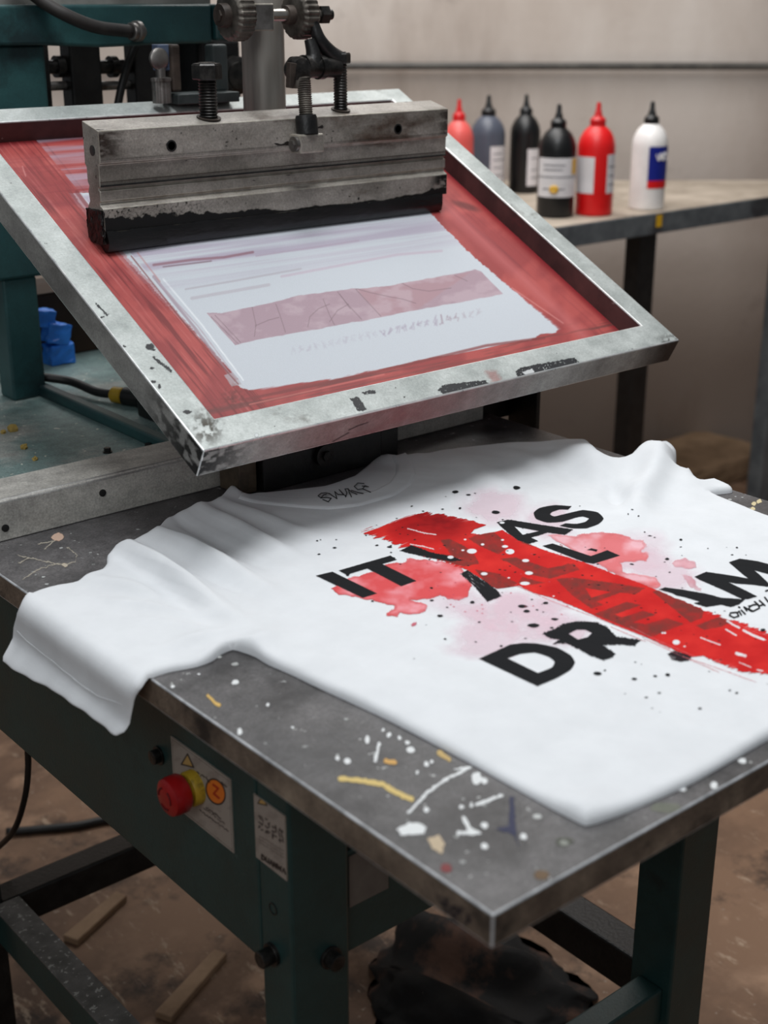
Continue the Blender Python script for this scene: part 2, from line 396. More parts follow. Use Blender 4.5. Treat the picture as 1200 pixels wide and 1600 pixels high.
h = onx(427,1420,.52); bm = B(); lathe(bm, [(.0055,-.004),(.0055,.0006),(.0045,.0006),(.0045,-.003)], h, (-1,0,0), 20); obj('bolt_hole', bm, M['black'], mf)

# control plates
def plateX(name, x, y0, y1, z0, z1, paint, parent):
    P = lambda a, b: (np.full(a.shape, x-.0012), a, b)
    bm = B(); box(bm, x-.0011, x, y0, y1, z0, z1); o = obj(name, bm, mat(name+'_metal', (.55,.52,.48), (.62,.59,.55), rough=.4, metal=.2, scale=40), parent)
    grid_obj('plate_print', P, y0+.0003, y1-.0003, z0+.0003, z1-.0003, .0005, paint, M['plate'], o, True)
    return o
def tri(pt, u, v, c, r, col, w=1.0):
    pts = [(c[0],c[1]-r),(c[0]+r*.8,c[1]+r*.75),(c[0]-r*.8,c[1]+r*.35),(c[0],c[1]-r)]
    pt.put((.78,.58,.22), AA(sdpoly(u,v,pts[:3]))*.6); pt.put(col, AA(sdline(u,v,pts)-w))
def scrib(pt, u, v, a, b, n, amp, col, w, seed):
    r = random.Random(seed)
    for k in range(n):
        t0 = k/n; t1 = (k+.72)/n
        p = [(a[0]+(b[0]-a[0])*t+r.uniform(-.4,.4), a[1]+(b[1]-a[1])*t+r.uniform(-amp,amp)) for t in (t0,(t0+t1)/2,t1)]
        pt.put(col, AA(sdline(u,v,p)-w)*.85)
def paint_p1(u, v, a, b):
    pt = Paint(len(u), (.60,.565,.53)); pt.a[:] = 1; dk = (.16,.14,.14)
    pt.put((.50,.46,.43), np.clip(fbm(u*.08,v*.08)*3-1.5,0,.5))
    # inner border line, from plate-space distance to the rim
    d = np.minimum(np.minimum(a-a.min(), a.max()-a), np.minimum(b-b.min(), b.max()-b))
    pt.put(dk, ((d > .0016) & (d < .0024))*.6)
    tri(pt, u, v, (293,1190), 12, dk)
    sd = np.hypot((u-337)/.78, v-1237-(u-337)*.35); pt.put((.86,.46,.16), AA(sd-19)); pt.put(dk, AA(np.abs(sd-19)-1.3)); pt.put((.65,.18,.10), AA(sdline(u,v,[(333,1226),(341,1232),(334,1240),(342,1247)])-1.6))
    scrib(pt,u,v,(305,1205),(330,1222),3,2,dk,.9,1); scrib(pt,u,v,(345,1222),(356,1232),2,2,dk,.9,2)
    scrib(pt,u,v,(322,1262),(346,1279),6,1.6,dk,.8,3); scrib(pt,u,v,(312,1266),(358,1300),12,1.4,dk,.7,4); scrib(pt,u,v,(318,1262),(352,1288),8,1.2,dk,.6,5)
    return pt
def paint_p2(u, v, a, b):
    pt = Paint(len(u), (.60,.56,.525)); pt.a[:] = 1; dk = (.14,.12,.12)
    pt.put((.50,.46,.43), np.clip(fbm(u*.08,v*.08)*3-1.5,0,.5))
    tri(pt, u, v, (410,1252), 9, dk, .8)
    for k in range(4):
        x = 404+k*10.5; y = 1276+k*6.6
        for q in range(3): scrib(pt,u,v,(x,y+q*8),(x+8,y+5+q*8),2,4,dk,.9,10+k*5+q)
    for q in range(3): scrib(pt,u,v,(405,1306+q*5),(445,1331+q*5),10,.9,(.35,.32,.3),.5,40+q)
    # bold word along the foot of the plate
    word = [[(0,0),(0,8),(4,7),(5,4),(3,1),(0,0)],[(7,0),(7,7),(11,7),(11,0)],[(13,8),(15,0),(17,8)],[(19,8),(19,0),(23,8),(23,0)],[(25,0),(26,8),(28,2),(30,8),(31,0)],[(33,8),(35,0),(38,8)]]
    for s in word:
        p = [(409+x*.98, 1335+x*.62+y*.92) for x, y in s]; pt.put(dk, AA(sdline(u,v,p)-1.15))
    return pt
cpnl = empty('control_plate', (.519,.86,.69), 'metal instruction plate with emergency stop button and orange round symbol', 'control plate')
plateX('name_plate', .52, .8165, .9085, .688, .7585, paint_p1, cpnl)
ec = V(onx(306,1229,.5188))
bm = B(); lathe(bm, [(.0155,0),(.0155,.007),(.0145,.009),(.0115,.009),(.0115,.012)], ec, (-1,0,0), 36); obj('collar', bm, M['yellow_pl'], cpnl, smooth=35)
bm = B(); lathe(bm, [(.010,.011),(.0155,.0125),(.0172,.015),(.0172,.024),(.0162,.028),(.013,.0300),(.005,.031)], ec, (-1,0,0), 40); pb = obj('stop_button', bm, M['red_pl'], cpnl, smooth=35)
bm = B()
for k in range(3):
    t = 2*PI*k/3; pts = [ec+V((-.0306,math.cos(t+s)*.0095,math.sin(t+s)*.0095)) for s in (0,.4,.8,1.2)]
    tube(bm, pts, .0009, 6)
obj('arrow_marks', bm, mat('dark_red_mark', (.35,.03,.04), rough=.5), pb)
dp = empty('data_plate', (.519,.763,.70), 'narrow pale data plate with warning pictograms beside the green leg', 'label plate')
plateX('plate', .52, .7415, .7838, .702, .7615, paint_p2, dp)
lp = empty('small_cross_beam_plate', (.60,.744,.68), 'small pale plate half hidden under table edge on dark cross beam', 'label plate')
bm = B(); box(bm, .583,.625,.7438,.745,.645,.695); obj('plate', bm, mat('pale_plate', (.36,.33,.31), (.42,.39,.36), rough=.6, scale=40), lp)
lp.name = 'beam_plate'

# ================================================================== TABLE TOP
tb = empty('print_table', (.83,.84,.8256), 'grey worn steel print table spattered with white and yellow paint', 'table')
bm = B(); box(bm, .4735,1.19,.4685,1.215,.8258,.85)
to = obj('table_top', bm, M['table_side'], tb, bevel=.0022, seg=3)
me = to.data; me.materials.append(M['tabletop']); me.materials.append(M['table_edge'])
for p in me.polygons:
    if p.normal.z > .5: p.material_index = 1
to.modifiers[0].material = 2; to.modifiers[0].width = .0014
def paint_table(u, v, a, b):
    pt = Paint(len(u), (.3,.3,.3), True); W = (.86,.87,.87)
    un = u + (fbm(u*.25,v*.25)-.5)*4; vn = v + (fbm(u*.25+50,v*.25)-.5)*4
    blobs = [(270,1073,3,2.5),(368,1066,6,4),(418,1102,3,2),(375,1143,4,5),(457,1137,3,2),(527,1185,3,3),(543,1189,5,5),(599,1141,3,3),(608,1148,3.5,3.5),(624,1153,3,4),(636,1160,4,3.5),(642,1172,6,5),(574,1155,3,7),
             (666,1194,4,4),(675,1190,3,3),(652,1207,3,3),(745,1216,8,10),(757,1220,5,5),(721,1261,4,3),(737,1258,3,4),(666,1265,4,4),(757,1290,6,5),(757,1322,6,5),(818,1307,6,5),(1116,1227,6,6),(1066,1233,6,4),(1160,1189,6,4),(418,1100,2,2),(310,1053,2,1.5)]
    for x, y, rx, ry in blobs: pt.put(W, AA((np.hypot((un-x)/rx,(vn-y)/ry)-1)*min(rx,ry)))
    P_ = lambda pts: Z(pts, 1.714, 500, 1100)
    pt.put(W, AA(sdpoly(un,vn,P_([(205,335),(235,318),(262,316),(285,330),(280,348),(250,350),(215,352)]))))
    for l, w in [([(238,290),(290,235),(340,200),(400,170)],2.4),([(148,152),(158,105)],2.6),([(420,270),(487,244)],2.6),([(385,305),(400,335),(425,345),(370,345)],3.2),([(360,175),(405,168)],1.5)]:
        pt.put(W, AA(sdline(un,vn,P_(l))-w))
    pt.put((.80,.70,.42), AA(sdline(un,vn,P_([(55,200),(110,205),(170,215),(200,235),(245,255)]))-4.2))
    pt.put((.78,.60,.30), AA(sdline(un,vn,P_([(178,153),(200,156)]))-4)); pt.put((.80,.68,.42), AA(sdline(un,vn,P_([(320,130),(345,148)]))-4)*.8)
    pt.put((.80,.66,.36), AA(sdline(un,vn,[(325,1087),(333,1095),(342,1102)])-2.6))
    pt.put((.80,.72,.60), AA(sdpoly(un,vn,P_([(290,360),(320,352),(332,375),(325,400),(300,385)]))-1)*.8)
    pt.put((.10,.13,.28), AA(sdpoly(un,vn,P_([(508,245),(520,250),(524,335),(535,395),(520,350),(470,335),(505,325)])))*.85)
    pt.put((.50,.16,.17), AA(np.hypot((un-697)/9,(vn-1356)/7)*7-7)*.8); pt.put((.42,.32,.20), AA(np.hypot((un-846)/12,(vn-1367)/8)*8-8)*.8)
    pt.put((.30,.32,.25), AA(np.hypot((un-882)/14,(vn-1315)/7)*7-7)*.5); pt.put((.50,.52,.45), AA(np.hypot((un-1040)/24,(vn-1262)/8)*8-8)*.5)
    # marks on the far left of the table
    pt.put((.80,.68,.60), AA(np.hypot((un-90)/9,(vn-839)/6)*6-6)*.9); pt.put((.75,.70,.62), AA(np.hypot((un-101)/5,(vn-883)/3)*3-3))
    for l in ([(28,868),(50,873),(75,878),(100,883)],[(100,883),(118,878),(120,868),(105,855)],[(35,905),(60,890),(90,880)],[(45,872),(30,880)],[(60,850),(85,845),(70,858)]):
        pt.put((.72,.69,.63), AA(sdline(un,vn,l)-.8)*.75)
    for x,y in ((1178,787),(1186,783),(1176,795)): pt.put((.82,.76,.60), AA(np.hypot((un-x)/4,(vn-y)/3)*3-3))
    r = random.Random(3)
    for k in range(190):
        x = r.uniform(.48,1.18); y = r.uniform(.475,1.19); s = r.uniform(.0006,.0022) if r.random() < .9 else .003
        d = np.hypot(a-x, b-y)-s; pt.put((.75,.76,.75), np.clip(.5-d/.0006,0,1)*r.uniform(.35,1))
    # faint scratches
    for k in range(26):
        x = r.uniform(.48,1.15); y = r.uniform(.48,1.17); t = r.uniform(0,PI); l = r.uniform(.02,.09); ex, ey = math.cos(t)*l, math.sin(t)*l
        tt = np.clip(((a-x)*ex+(b-y)*ey)/(l*l),0,1); d = np.hypot(a-x-tt*ex, b-y-tt*ey)
        pt.put((.50,.50,.50), np.clip(1-d/.0007,0,1)*.35)
    return pt
grid_obj('paint_splatter', lambda a,b:(a,b,np.full(a.shape,.8503)), .4745,1.189,.4695,1.19,.0009, paint_table, M['paintv'], to)
def side_paint(u,v,a,b):
    pt = Paint(len(u),(.06,.10,.20), True); un = u+(fbm(u*.15,v*.15)-.5)*30
    pt.put((.10,.12,.17), AA(sdpoly(un,v,[(680,1398),(700,1404),(738,1430),(738,1448),(710,1440),(688,1418)]),8)*np.clip((fbm(u*.2,v*.2)-.35)*4,0,1)*.75); return pt
grid_obj('blue_stain', lambda a,b:(np.full(a.shape,.4731),a,b), .47,.60,.827,.849,.0009, side_paint, M['paintv'], to)

# ================================================================== DECK + RAIL behind the table
dk = empty('rear_deck', (.80,1.6,.6), 'green painted rear deck of the press with raised lip and scattered grit', 'machine deck')
bm = B(); box(bm, .40,1.19,1.281,1.93,.8262,.862); obj('deck_plate', bm, M['deck'], dk, bevel=.002)
bm = B(); box(bm, .762,.778,1.285,1.66,.862,.877); obj('lip', bm, M['teal'], dk, bevel=.003)
bm = B()
r = random.Random(8)
for (u_,v_,s) in ((20,672,.006),(38,700,.004),(5,676,.003),(55,718,.003)):
    c = onz(u_,v_,.863); bmesh.ops.create_icosphere(bm, subdivisions=2, radius=s, matrix=__import__('mathutils').Matrix.Translation(V((c[0],c[1],.862+s*.5))))
for vv in bm.verts: vv.co += V((r.uniform(-1,1),r.uniform(-1,1),r.uniform(-1,1)))*.0012
obj('yellow_crumbs', bm, mat('yellow_crumb', (.62,.52,.25), (.72,.62,.35), rough=.8), dk)
for (u_,v_) in ((168,707),(232,700)):
    c = onz(u_,v_,.862); screw(dk, (c[0],c[1],.862), (0,0,1), .004,.006, M['bolt'])
rl = empty('guide_rail', (.83,1.24,.85), 'long dull grey metal guide rail lying behind the print table', 'rail')
bm = B(); prism(bm, [(1.2,.8502),(1.28,.8502),(1.28,.886),(1.262,.886),(1.262,.893),(1.203,.893),(1.2,.890)], .40, 1.165, 'x'); obj('rail_body', bm, M['rail'], rl, bevel=.0012, edge=M['alu_side'])
for u_,v_ in ((160,770),(8,825)):
    c = ony(u_,v_,1.1999); bm = B(); lathe(bm, [(.0038,0),(.0038,.0012),(.002,.0014)], c, (0,-1,0), 20); obj('screw', bm, M['black'], rl)
# black stop block under the middle of the screen
sb = empty('stop_block', (.88,1.16,.85), 'black steel stop block on the rail below the tilted screen', 'block')
c0 = ony(392,740,1.19); c1 = ony(556,700,1.19)
bm = B(); box(bm, .79,.955,1.150,1.198,.8504,.905); obj('block_body', bm, M['black'], sb, bevel=.002)
bm = B(); box(bm, .765,.788,1.160,1.198,.8504,.892); obj('end_tab', bm, mat('rusty_tab', (.24,.20,.16), (.36,.31,.25), rough=.6, scale=60), sb, bevel=.001)
bm = B(); cyl(bm, (.87,1.150,.878), (.87,1.144,.878), .012, 24); cyl(bm, (.87,1.146,.878), (.87,1.140,.878), .006, 6); obj('stop_bolt', bm, M['bolt'], sb, smooth=30)
bm = B(); box(bm, .958,.985,1.155,1.198,.8504,.93); obj('upright', bm, M['black'], sb, bevel=.002)
# black angle bracket at the right rear corner
ab = empty('corner_bracket', (1.18,1.2,.85), 'black angle bracket bolted at rear corner of the table', 'bracket')
bm = B(); box(bm, 1.168,1.232,1.2155,1.221,.84,.955); obj('plate', bm, M['black'], ab, bevel=.001)
bm = B(); box(bm, 1.225,1.232,1.165,1.2155,.80,.955); obj('flange', bm, M['black'], ab, bevel=.001)
bm = B(); lathe(bm, [(.003,0),(.003,.002),(.0015,.003)], (1.2,1.2155,.915), (0,-1,0), 16); obj('rivet', bm, M['steel'], ab)

# ================================================================== SCREEN
TH = math.radians(27); F0 = np.array([.624,1.0017,.97])
DD = np.array([0,math.cos(TH),math.sin(TH)]); NN = np.array([0,-math.sin(TH),math.cos(TH)])
def S(a, b, c): return tuple(F0 + np.array([a,0,0]) + DD*b + NN*c)
SW, SL, HT = .671, .582, .032
scr = empty('printing_screen', S(SW/2,0,-HT), 'tilted aluminium screen frame with red mesh and white print area', 'printing screen')
bm = B()
xa, xb, ya, yb = .034, SW-.033, .037, SL-.028
outer = [(0,0),(SW,0),(SW,SL),(0,SL)]; inner = [(xa,ya),(xb,ya),(xb,yb),(xa,yb)]
vo = [[bm.verts.new(S(a,b,c)) for a,b in outer] for c in (0,-HT)]
vi = [[bm.verts.new(S(a,b,c)) for a,b in inner] for c in (0,-HT)]
fr_in = []
for i in range(4):
    j = (i+1) % 4
    bm.faces.new([vo[0][i],vo[0][j],vi[0][j],vi[0][i]]); bm.faces.new([vo[1][j],vo[1][i],vi[1][i],vi[1][j]])
    bm.faces.new([vo[1][i],vo[1][j],vo[0][j],vo[0][i]]).material_index = 1
    f = bm.faces.new([vi[0][i],vi[0][j],vi[1][j],vi[1][i]]); f.material_index = 2
bmesh.ops.recalc_face_normals(bm, faces=bm.faces)
fr = obj('frame', bm, M['alu'], scr, bevel=.0016, seg=2)
for k in ('alu_side','inner_red','alu_edge'): fr.data.materials.append(M[k])
fr.modifiers[0].material = 3
def Zs(pts): return Z(pts, 2, 300, 400)
def paint_screen(u, v, a, b):
    n = len(u); pt = Paint(n, (.58,.235,.235)); pt.a[:] = 1
    f1 = fbm(u*.02,v*.02); pt.put((.70,.32,.30), np.clip((f1-.45)*4,0,.7))
    # grimy rim and long rubbed streaks
    d = np.minimum(np.minimum(a-xa, xb-a), np.minimum(b-ya, yb-b))
    pt.put((.50,.10,.13), np.clip(1-d/.012,0,1)*.8)
    st = fbm(a*420, b*14); m = ((a > .058) & (a < .118)).astype(float)
    pt.put((.42,.15,.16), np.clip((st-.55)*5,0,1)*m*.75); pt.put((.80,.50,.48), np.clip((.38-st)*5,0,1)*m*.5)
    m = np.clip(1-np.abs(a-.595)/.03,0,1); pt.put((.42,.15,.17), np.clip((fbm(a*300,b*9+9)-.45)*3,0,1)*m*.7)
    m = np.clip(1-np.abs(a-.578)/.018,0,1); pt.put((.74,.42,.42), m*.5)
    m = np.clip(1-np.abs(b-.073)/.018,0,1); pt.put((.40,.22,.21), np.clip((fbm(a*14+3,b*420)-.5)*5,0,1)*m*.8)
    m = np.clip(1-np.abs(b-.45)/.12,0,1); pt.put((.50,.17,.20), np.clip((fbm(a*6,b*160)-.5)*4,0,1)*m*.6)
    # white stencil field, several ragged offset copies
    wh = (.75,.77,.795)
    wob = lambda s, k: (fbm(u*s,v*s+k)-.5)
    for off, al, col in ((9,.35,(.62,.52,.56)),(4,.55,(.74,.73,.76)),(0,1,wh)):
        poly = [(118-off*1.2,302),(660,295),(672,333),(735,397),(872+off*.6,514),(868,520),(845,522),(830,530),(740,548),(640,566),(520,592),(415,606+off*.3),(392,610),(378,606),(366,597-off*.2),(372,592),(196-off*1.6,398)]
        uu = u + wob(.12,3)*3; vv = v + (fbm(a*30,b*500)-.5)*5
        pt.put(col, AA(sdpoly(uu,vv,poly,40))*al)
    # side ghost strips
    for k,(x0,x1) in enumerate(((240,365),(255,380),(247,372))):
        l = [(x0,432+k*4),((x0+x1)/2,510),(x1,594)]
        pt.put(((.58,.50,.54),(.90,.91,.92),(.66,.60,.64))[k], AA(sdline(u,v,l)-(2.2,1.2,1)[k])*.7)
    pt.put((.66,.64,.66), AA(sdpoly(u,v,[(350,586),(364,582),(378,600),(362,604)]))*.8)
    ink = (.62,.55,.60)
    stripe = fbm(a*5+2, b*330); env = np.clip((b-.255)/.03,0,1)*((a>.11)&(a<.54))
    pt.put((.70,.665,.72), np.clip((stripe-.5)*4,0,1)*env*.6); pt.put((.66,.62,.685), np.clip((fbm(a*3+5, b*90)-.42)*4,0,1)*env*.75)
    for l,w,c in (([(240,414),(300,406),(350,402),(395,394)],2,(.52,.36,.40)),([(255,417),(330,408)],1,(.45,.35,.38)),([(290,452),(360,440),(470,420)],1.5,(.66,.64,.67)),([(300,466),(420,445)],2.5,(.68,.66,.69)),([(400,400),(560,376)],1.2,(.66,.60,.66)),([(440,432),(620,398),(690,392)],2,(.72,.66,.71))):
        pt.put(c, AA(sdline(u,v,l)-w,1.5)*.7)
    # mauve band with crack-like lines
    uu = u; vv = v + (fbm(u*.03,v*.0)-.5)*5
    bnd = Zs([(45,178),(90,178),(190,158),(330,125),(505,102),(620,92),(740,70),(885,42),(905,50),(972,120),(800,150),(590,190),(380,232),(230,255),(135,278)])
    sd = sdpoly(uu,vv,bnd); pt.put((.635,.535,.575), AA(sd)*.95)
    inside = AA(sd)
    pt.put((.655,.50,.52), inside*AA(sdpoly(uu,vv,Zs([(512,100),(700,75),(870,50),(700,170),(590,188)])),3)*.5)
    pt.put((.72,.64,.67), inside*np.clip((fbm(u*.03+9,v*.06)-.5)*4,0,.6))
    ln = (.43,.35,.38)
    for l in ([(60,190),(145,275)],[(72,185),(152,270)],[(188,160),(200,215),(195,252)],[(262,150),(275,185),(292,238)],[(198,218),(240,200),(272,192)],[(362,222),(368,190),(395,165),(430,150)],[(410,135),(430,185),(445,215)],[(430,205),(455,170),(490,150)],[(455,112),(490,155),(530,198)],[(512,102),(560,115),(620,128),(660,135),(700,148)],[(512,104),(590,188)],[(650,82),(690,102),(740,110),(810,100)],[(462,120),(495,165)],[(820,60),(860,78)]):
        pt.put(ln, AA(sdline(u,v,Zs(l))-.45,1.2)*inside*.7)
    # faint ghost lettering
    r = random.Random(21)
    for k in range(26):
        t = k/26; x = 455+t*300; y = 551-t*62; hh = 9 if k not in (19,20) else 13
        al = .08+.24*(t>.45)*(t<.85)+.08*r.random()
        for q in range(3):
            p = [(x+r.uniform(0,9), y+r.uniform(-hh,hh*.3)) for _ in range(3)]
            pt.put((.60,.55,.62) if t<.75 else (.56,.47,.52), AA(sdline(u,v,p)-1.1,1.6)*al)
    # drag marks outside the field
    for l,w,c in (([(205,400),(300,520),(372,600)],1.0,(.45,.20,.20)),([(215,395),(250,440)],1.0,(.7,.5,.5)),([(880,505),(800,450)],.8,(.80,.55,.53)),([(380,625),(560,588),(760,540),(850,528)],2.2,(.47,.20,.20)),([(390,632),(600,585)],1,(.80,.45,.42)),([(120,300),(150,340)],3,(.45,.15,.17)),([(35,260),(40,275)],.8,(.85,.6,.58))):
        pt.put(c, AA(sdline(u,v,l)-w,1.6)*.7)
    pt.put((.30,.14,.14), AA(np.hypot((u-728)/20,(v-322-(u-728)*.3)/5)*5-5,4)*.6)
    pt.put((.35,.16,.15), np.clip(fbm(u*.25,v*.25)*2-.7,0,1)*np.clip(1-np.hypot(u-365,v-622)/26,0,1))
    return pt
grid_obj('screen_mesh', lambda a,b: (F0[0]+a, F0[1]+DD[1]*b+NN[1]*-.026, F0[2]+DD[2]*b+NN[2]*-.026), xa-.002, xb+.002, ya-.002, yb+.002, .0011, paint_screen, M['meshv'], scr, True)
def paint_frame(u, v, a, b):
    pt = Paint(len(u), (.10,.105,.115), True); K = (.10,.11,.13)
    un = u+(fbm(u*.3,v*.3)-.5)*5; vn = v+(fbm(u*.3+9,v*.3+4)-.5)*4; sp = np.clip((fbm(u*.5,v*.5)-.24)*9,0,1)
    for p in (Z([(495,445),(518,440),(548,480),(520,485)],2,300,400), Z([(530,425),(575,418),(570,430),(540,432)],2,300,400),
              Z([(768,420),(780,405),(850,395),(915,388),(935,402),(900,415),(830,425),(790,432)],2,300,400),
              Z([(1012,362),(1020,350),(1100,335),(1195,318),(1210,330),(1200,345),(1130,358),(1090,375),(1060,370),(1050,385),(1020,380)],2,300,400)):
        pt.put(K, AA(sdpoly(un,vn,p))*sp)
    pt.put((.75,.76,.76), AA(sdpoly(un,vn,Z([(1030,362),(1065,352),(1072,366),(1045,372)],2,300,400))))
    pt.put((.70,.38,.36), AA(sdpoly(un,vn,Z([(915,360),(950,358),(975,400),(940,395)],2,300,400)),6)*.35)
    Q = lambda l: Z(l,4,0,380)
    for x,y,rx,ry in ((934,645,26,18),(780,645,10,8),(950,780,14,9),(955,865,20,10),(995,895,13,12),(1170,1052,22,12),(960,665,14,6)):
        pt.put(K, AA(np.hypot((un-x/4)/(rx/4),(vn-380-y/4)/(ry/4))*3-3)*.9)
    for l,w in (([(600,375),(640,420),(675,450)],1.2),([(620,470),(650,462)],1),([(960,715),(1020,760),(1070,800)],1.8)): pt.put(K, AA(sdline(un,vn,Q(l))-w)*sp)
    pt.put((.25,.22,.16), np.clip(1-np.hypot(u-322,v-668)/34,0,1)*np.clip((fbm(u*.16,v*.16)-.42)*5,0,1))
    pt.put((.30,.29,.27), np.clip(1-np.hypot((u-1050),(v-535)*2)/34,0,1)*np.clip((fbm(u*.2,v*.2)-.5)*6,0,.8))
    pt.put((.84,.86,.86), AA(np.hypot(u-401,v-680)*1-3)*.9)
    ok = (np.minimum(np.minimum(a, SW-a), np.minimum(b, SL-b)) > .0016) & ((a < xa-.0016) | (a > xb+.0016) | (b < ya-.0016) | (b > yb+.0016))
    pt.a *= ok; return pt
grid_obj('smudge_and_reflection', lambda a,b: (F0[0]+a, F0[1]+DD[1]*b+NN[1]*.0002, F0[2]+DD[2]*b+NN[2]*.0002), .0005, SW-.0005, .0005, SL-.0005, .0009, paint_frame, M['paintv'], fr)
def paint_side(u, v, a, b):
    pt = Paint(len(u), (.1,.1,.1), True)
    pt.put((.62,.32,.33), np.clip(1-np.abs(a-.24)/.20,0,1)*.55*np.clip(.4+fbm(a*30,b*60),0,1))  # reflected red painted as a pink tint on the front face
    pt.put((.07,.065,.065), np.clip(1-a/.06,0,1)*np.clip((fbm(a*140,b*200)-.40)*7,0,1)*.9)
    pt.put((.18,.14,.13), np.clip((a-.60)/.06,0,1)*.8)
    for l in ([(545,672),(560,665),(575,660)],[(520,690),(545,676)]): pt.put((.1,.08,.08), AA(sdline(u,v,l)-.8)*.8)
    return pt
grid_obj('smudge_and_reflection', lambda a,b: (F0[0]+a, F0[1]-NN[1]*b-DD[1]*.0002, F0[2]-NN[2]*b-DD[2]*.0002), .001, SW-.001, .001, HT-.001, .0011, paint_side, M['paintv'], fr)
def paint_lside(u, v, a, b):
    pt = Paint(len(u), (.1,.1,.1), True)
    pt.put((.06,.055,.055), np.clip(1.2-a/.09,0,1)*np.clip((fbm(a*90,b*120)-.42)*6+np.clip(.5-a/.06,0,1),0,1)*.9)
    return pt
grid_obj('smudge_and_reflection', lambda a,b: (np.full(a.shape,F0[0]-.0002), F0[1]+DD[1]*a-NN[1]*b, F0[2]+DD[2]*a-NN[2]*b), .001, .15, .001, HT-.001, .0012, paint_lside, M['paintv'], fr)

# ================================================================== SQUEEGEE
SY = 1.3055; x0, x1 = .7045, 1.1925
def meshz(y):   # height of the mesh plane at y
    return F0[2]-.026/math.cos(TH)+(y-F0[1])*math.tan(TH)
zb = meshz(SY+.004)
sq = empty('squeegee', ((x0+x1)/2, SY+.015, zb), 'long metal squeegee with black rubber blade resting across the red mesh', 'squeegee')
bm = B()
prof = [(SY,1.1190),(SY,1.1440),(SY+.0055,1.1470),(SY+.0060,1.1500),(SY+.0040,1.1515),(SY+.0040,1.1620),(SY+.0068,1.1630),(SY+.0068,1.1650),(SY+.0035,1.1660),(SY+.0035,1.1700),(SY+.0030,1.1890),(SY+.0005,1.1905),(SY,1.1925),(SY,1.2235),(SY+.033,1.2320),
        (SY+.033,1.1880),(SY+.030,1.1850),(SY+.030,1.1700),(SY+.027,1.1660),(SY+.030,1.1600),(SY+.028,1.1500),(SY+.033,1.1440),(SY+.033,1.1190)]
prism(bm, prof, x0, x1, 'x')
hb = obj('holder_bar', bm, M['bar'], sq, bevel=.0008, seg=2, edge=M['bar_edge'])
for (xx, w) in ((.7915,0),(1.1105,0)):
    bm = B(); lathe(bm, [(.0062,0),(.0062,.0004),(.0045,.0006),(.004,-.004)], (xx, SY, 1.2035), (0,-1,0), 20); obj('screw_hole', bm, M['black'], hb, smooth=30)
bm = B()
lathe(bm, [(.0055,0),(.0055,.0004),(.0045,.0005)], (x0, SY+.014, 1.203), (-1,0,0), 18)
obj('screw_hole', bm, M['black'], hb, smooth=30)
def paint_bar(u, v, a, b):
    pt = Paint(len(u), (.12,.10,.09), True); n1 = fbm(u*.12,v*.25); n2 = fbm(u*.5,v*.5)
    e = np.clip(1-(a-x0)/.035,0,1)
    pt.put((.20,.15,.125), np.clip(e*1.3,0,1)*np.clip(n1*2-.3,0,1)*.85*np.clip((b-1.193)/.006,0,1))
    pt.put((.16,.11,.09), np.clip((a-x1+.02)/.02,0,1)*np.clip((n1-.4)*4,0,.7))
    pt.put((.16,.13,.11), np.clip(1-np.abs(b-1.1935)/.002,0,1)*.4)
    m = ((b>1.119)&(b<1.144)); edge = 1.1225+.006*(fbm(a*60,b*0+3)) - .003 + .024*np.clip(1-(a-x0)/.25,0,1)*fbm(a*90,b*90) + .012*np.clip((a-x1+.06)/.05,0,1)*fbm(a*90,b*90)
    pt.put((.03,.028,.027), np.clip((edge-b)/.001,0,1)*m); pt.put((.03,.028,.027), m*np.clip((n2-.62)*9,0,1)*np.clip(1-(a-x0)/.2,0,1))
    pt.put((.03,.027,.025), m*np.clip((a-x1+.03)/.02,0,1)*np.clip((n1-.3)*5,0,1))
    r = random.Random(5)
    for k in range(60):
        x = r.uniform(x0,x1); y = r.uniform(1.12,1.222); s = r.uniform(.0002,.0009)*(1.6 if r.random()<.12 else 1)
        pt.put((.08,.07,.065), np.clip(.5-(np.hypot(a-x,(b-y)*.8)-s)/.0006,0,1)*.85)
    for l,w in (([(600,262),(640,252),(690,243)],1.5),([(560,276),(610,268)],1.2),([(190,300),(330,285)],1),([(350,262),(420,250)],.8)): pt.put((.10,.08,.07), AA(sdline(u,v,l)-w,2)*.7)
    inb = ((b>1.1198)&(b<1.1432)) | ((b>1.1932)&(b<1.2225)) ; pt.a *= inb; return pt
grid_obj('ink_residue', lambda a,b: (a, SY-.00025+0*b, b), x0+.001, x1-.001, 1.1195, 1.2225, .0009, paint_bar, M['paintv'], hb)
bm = B()
zl = zb
n = 60; rows = []
r = random.Random(2)
for i in range(n+1):
    x = x0+.001+(x1-x0-.009)*i/n; j = r.uniform(-.0012,.0012); fat = .005*max(0,1-i/12)
    rows.append([(x,SY-.001-fat*.4+j*.4,1.1200+j),(x,SY-.0012-fat,zl+.010+j),(x,SY+.001-fat*.8,zl+.002),(x,SY+.004,zl+.0004),(x,SY+.016,zl+.009),(x,SY+.026,zl+.016),(x,SY+.026,1.1200)])
vs = [[bm.verts.new(p) for p in rw] for rw in rows]
for A_, B_ in zip(vs, vs[1:]):
    for k in range(7): bm.faces.new([A_[k],A_[(k+1)%7],B_[(k+1)%7],B_[k]])
bm.faces.new(vs[0]); bm.faces.new(vs[-1][::-1])
obj('rubber_blade', bm, M['blade'], sq, smooth=50)
bm = B()   # ink crust on the near end
box(bm, x0-.003,x0+.0005,SY-.0005,SY+.031,zl+.010,1.142); bmesh.ops.subdivide_edges(bm, edges=bm.edges, cuts=10, use_grid_fill=True)
for vv in bm.verts: vv.co += V((r.uniform(-.0012,.0006),r.uniform(-.001,.001),r.uniform(-.001,.001)))
obj('ink_crust', bm, M['ink_crust'], sq)
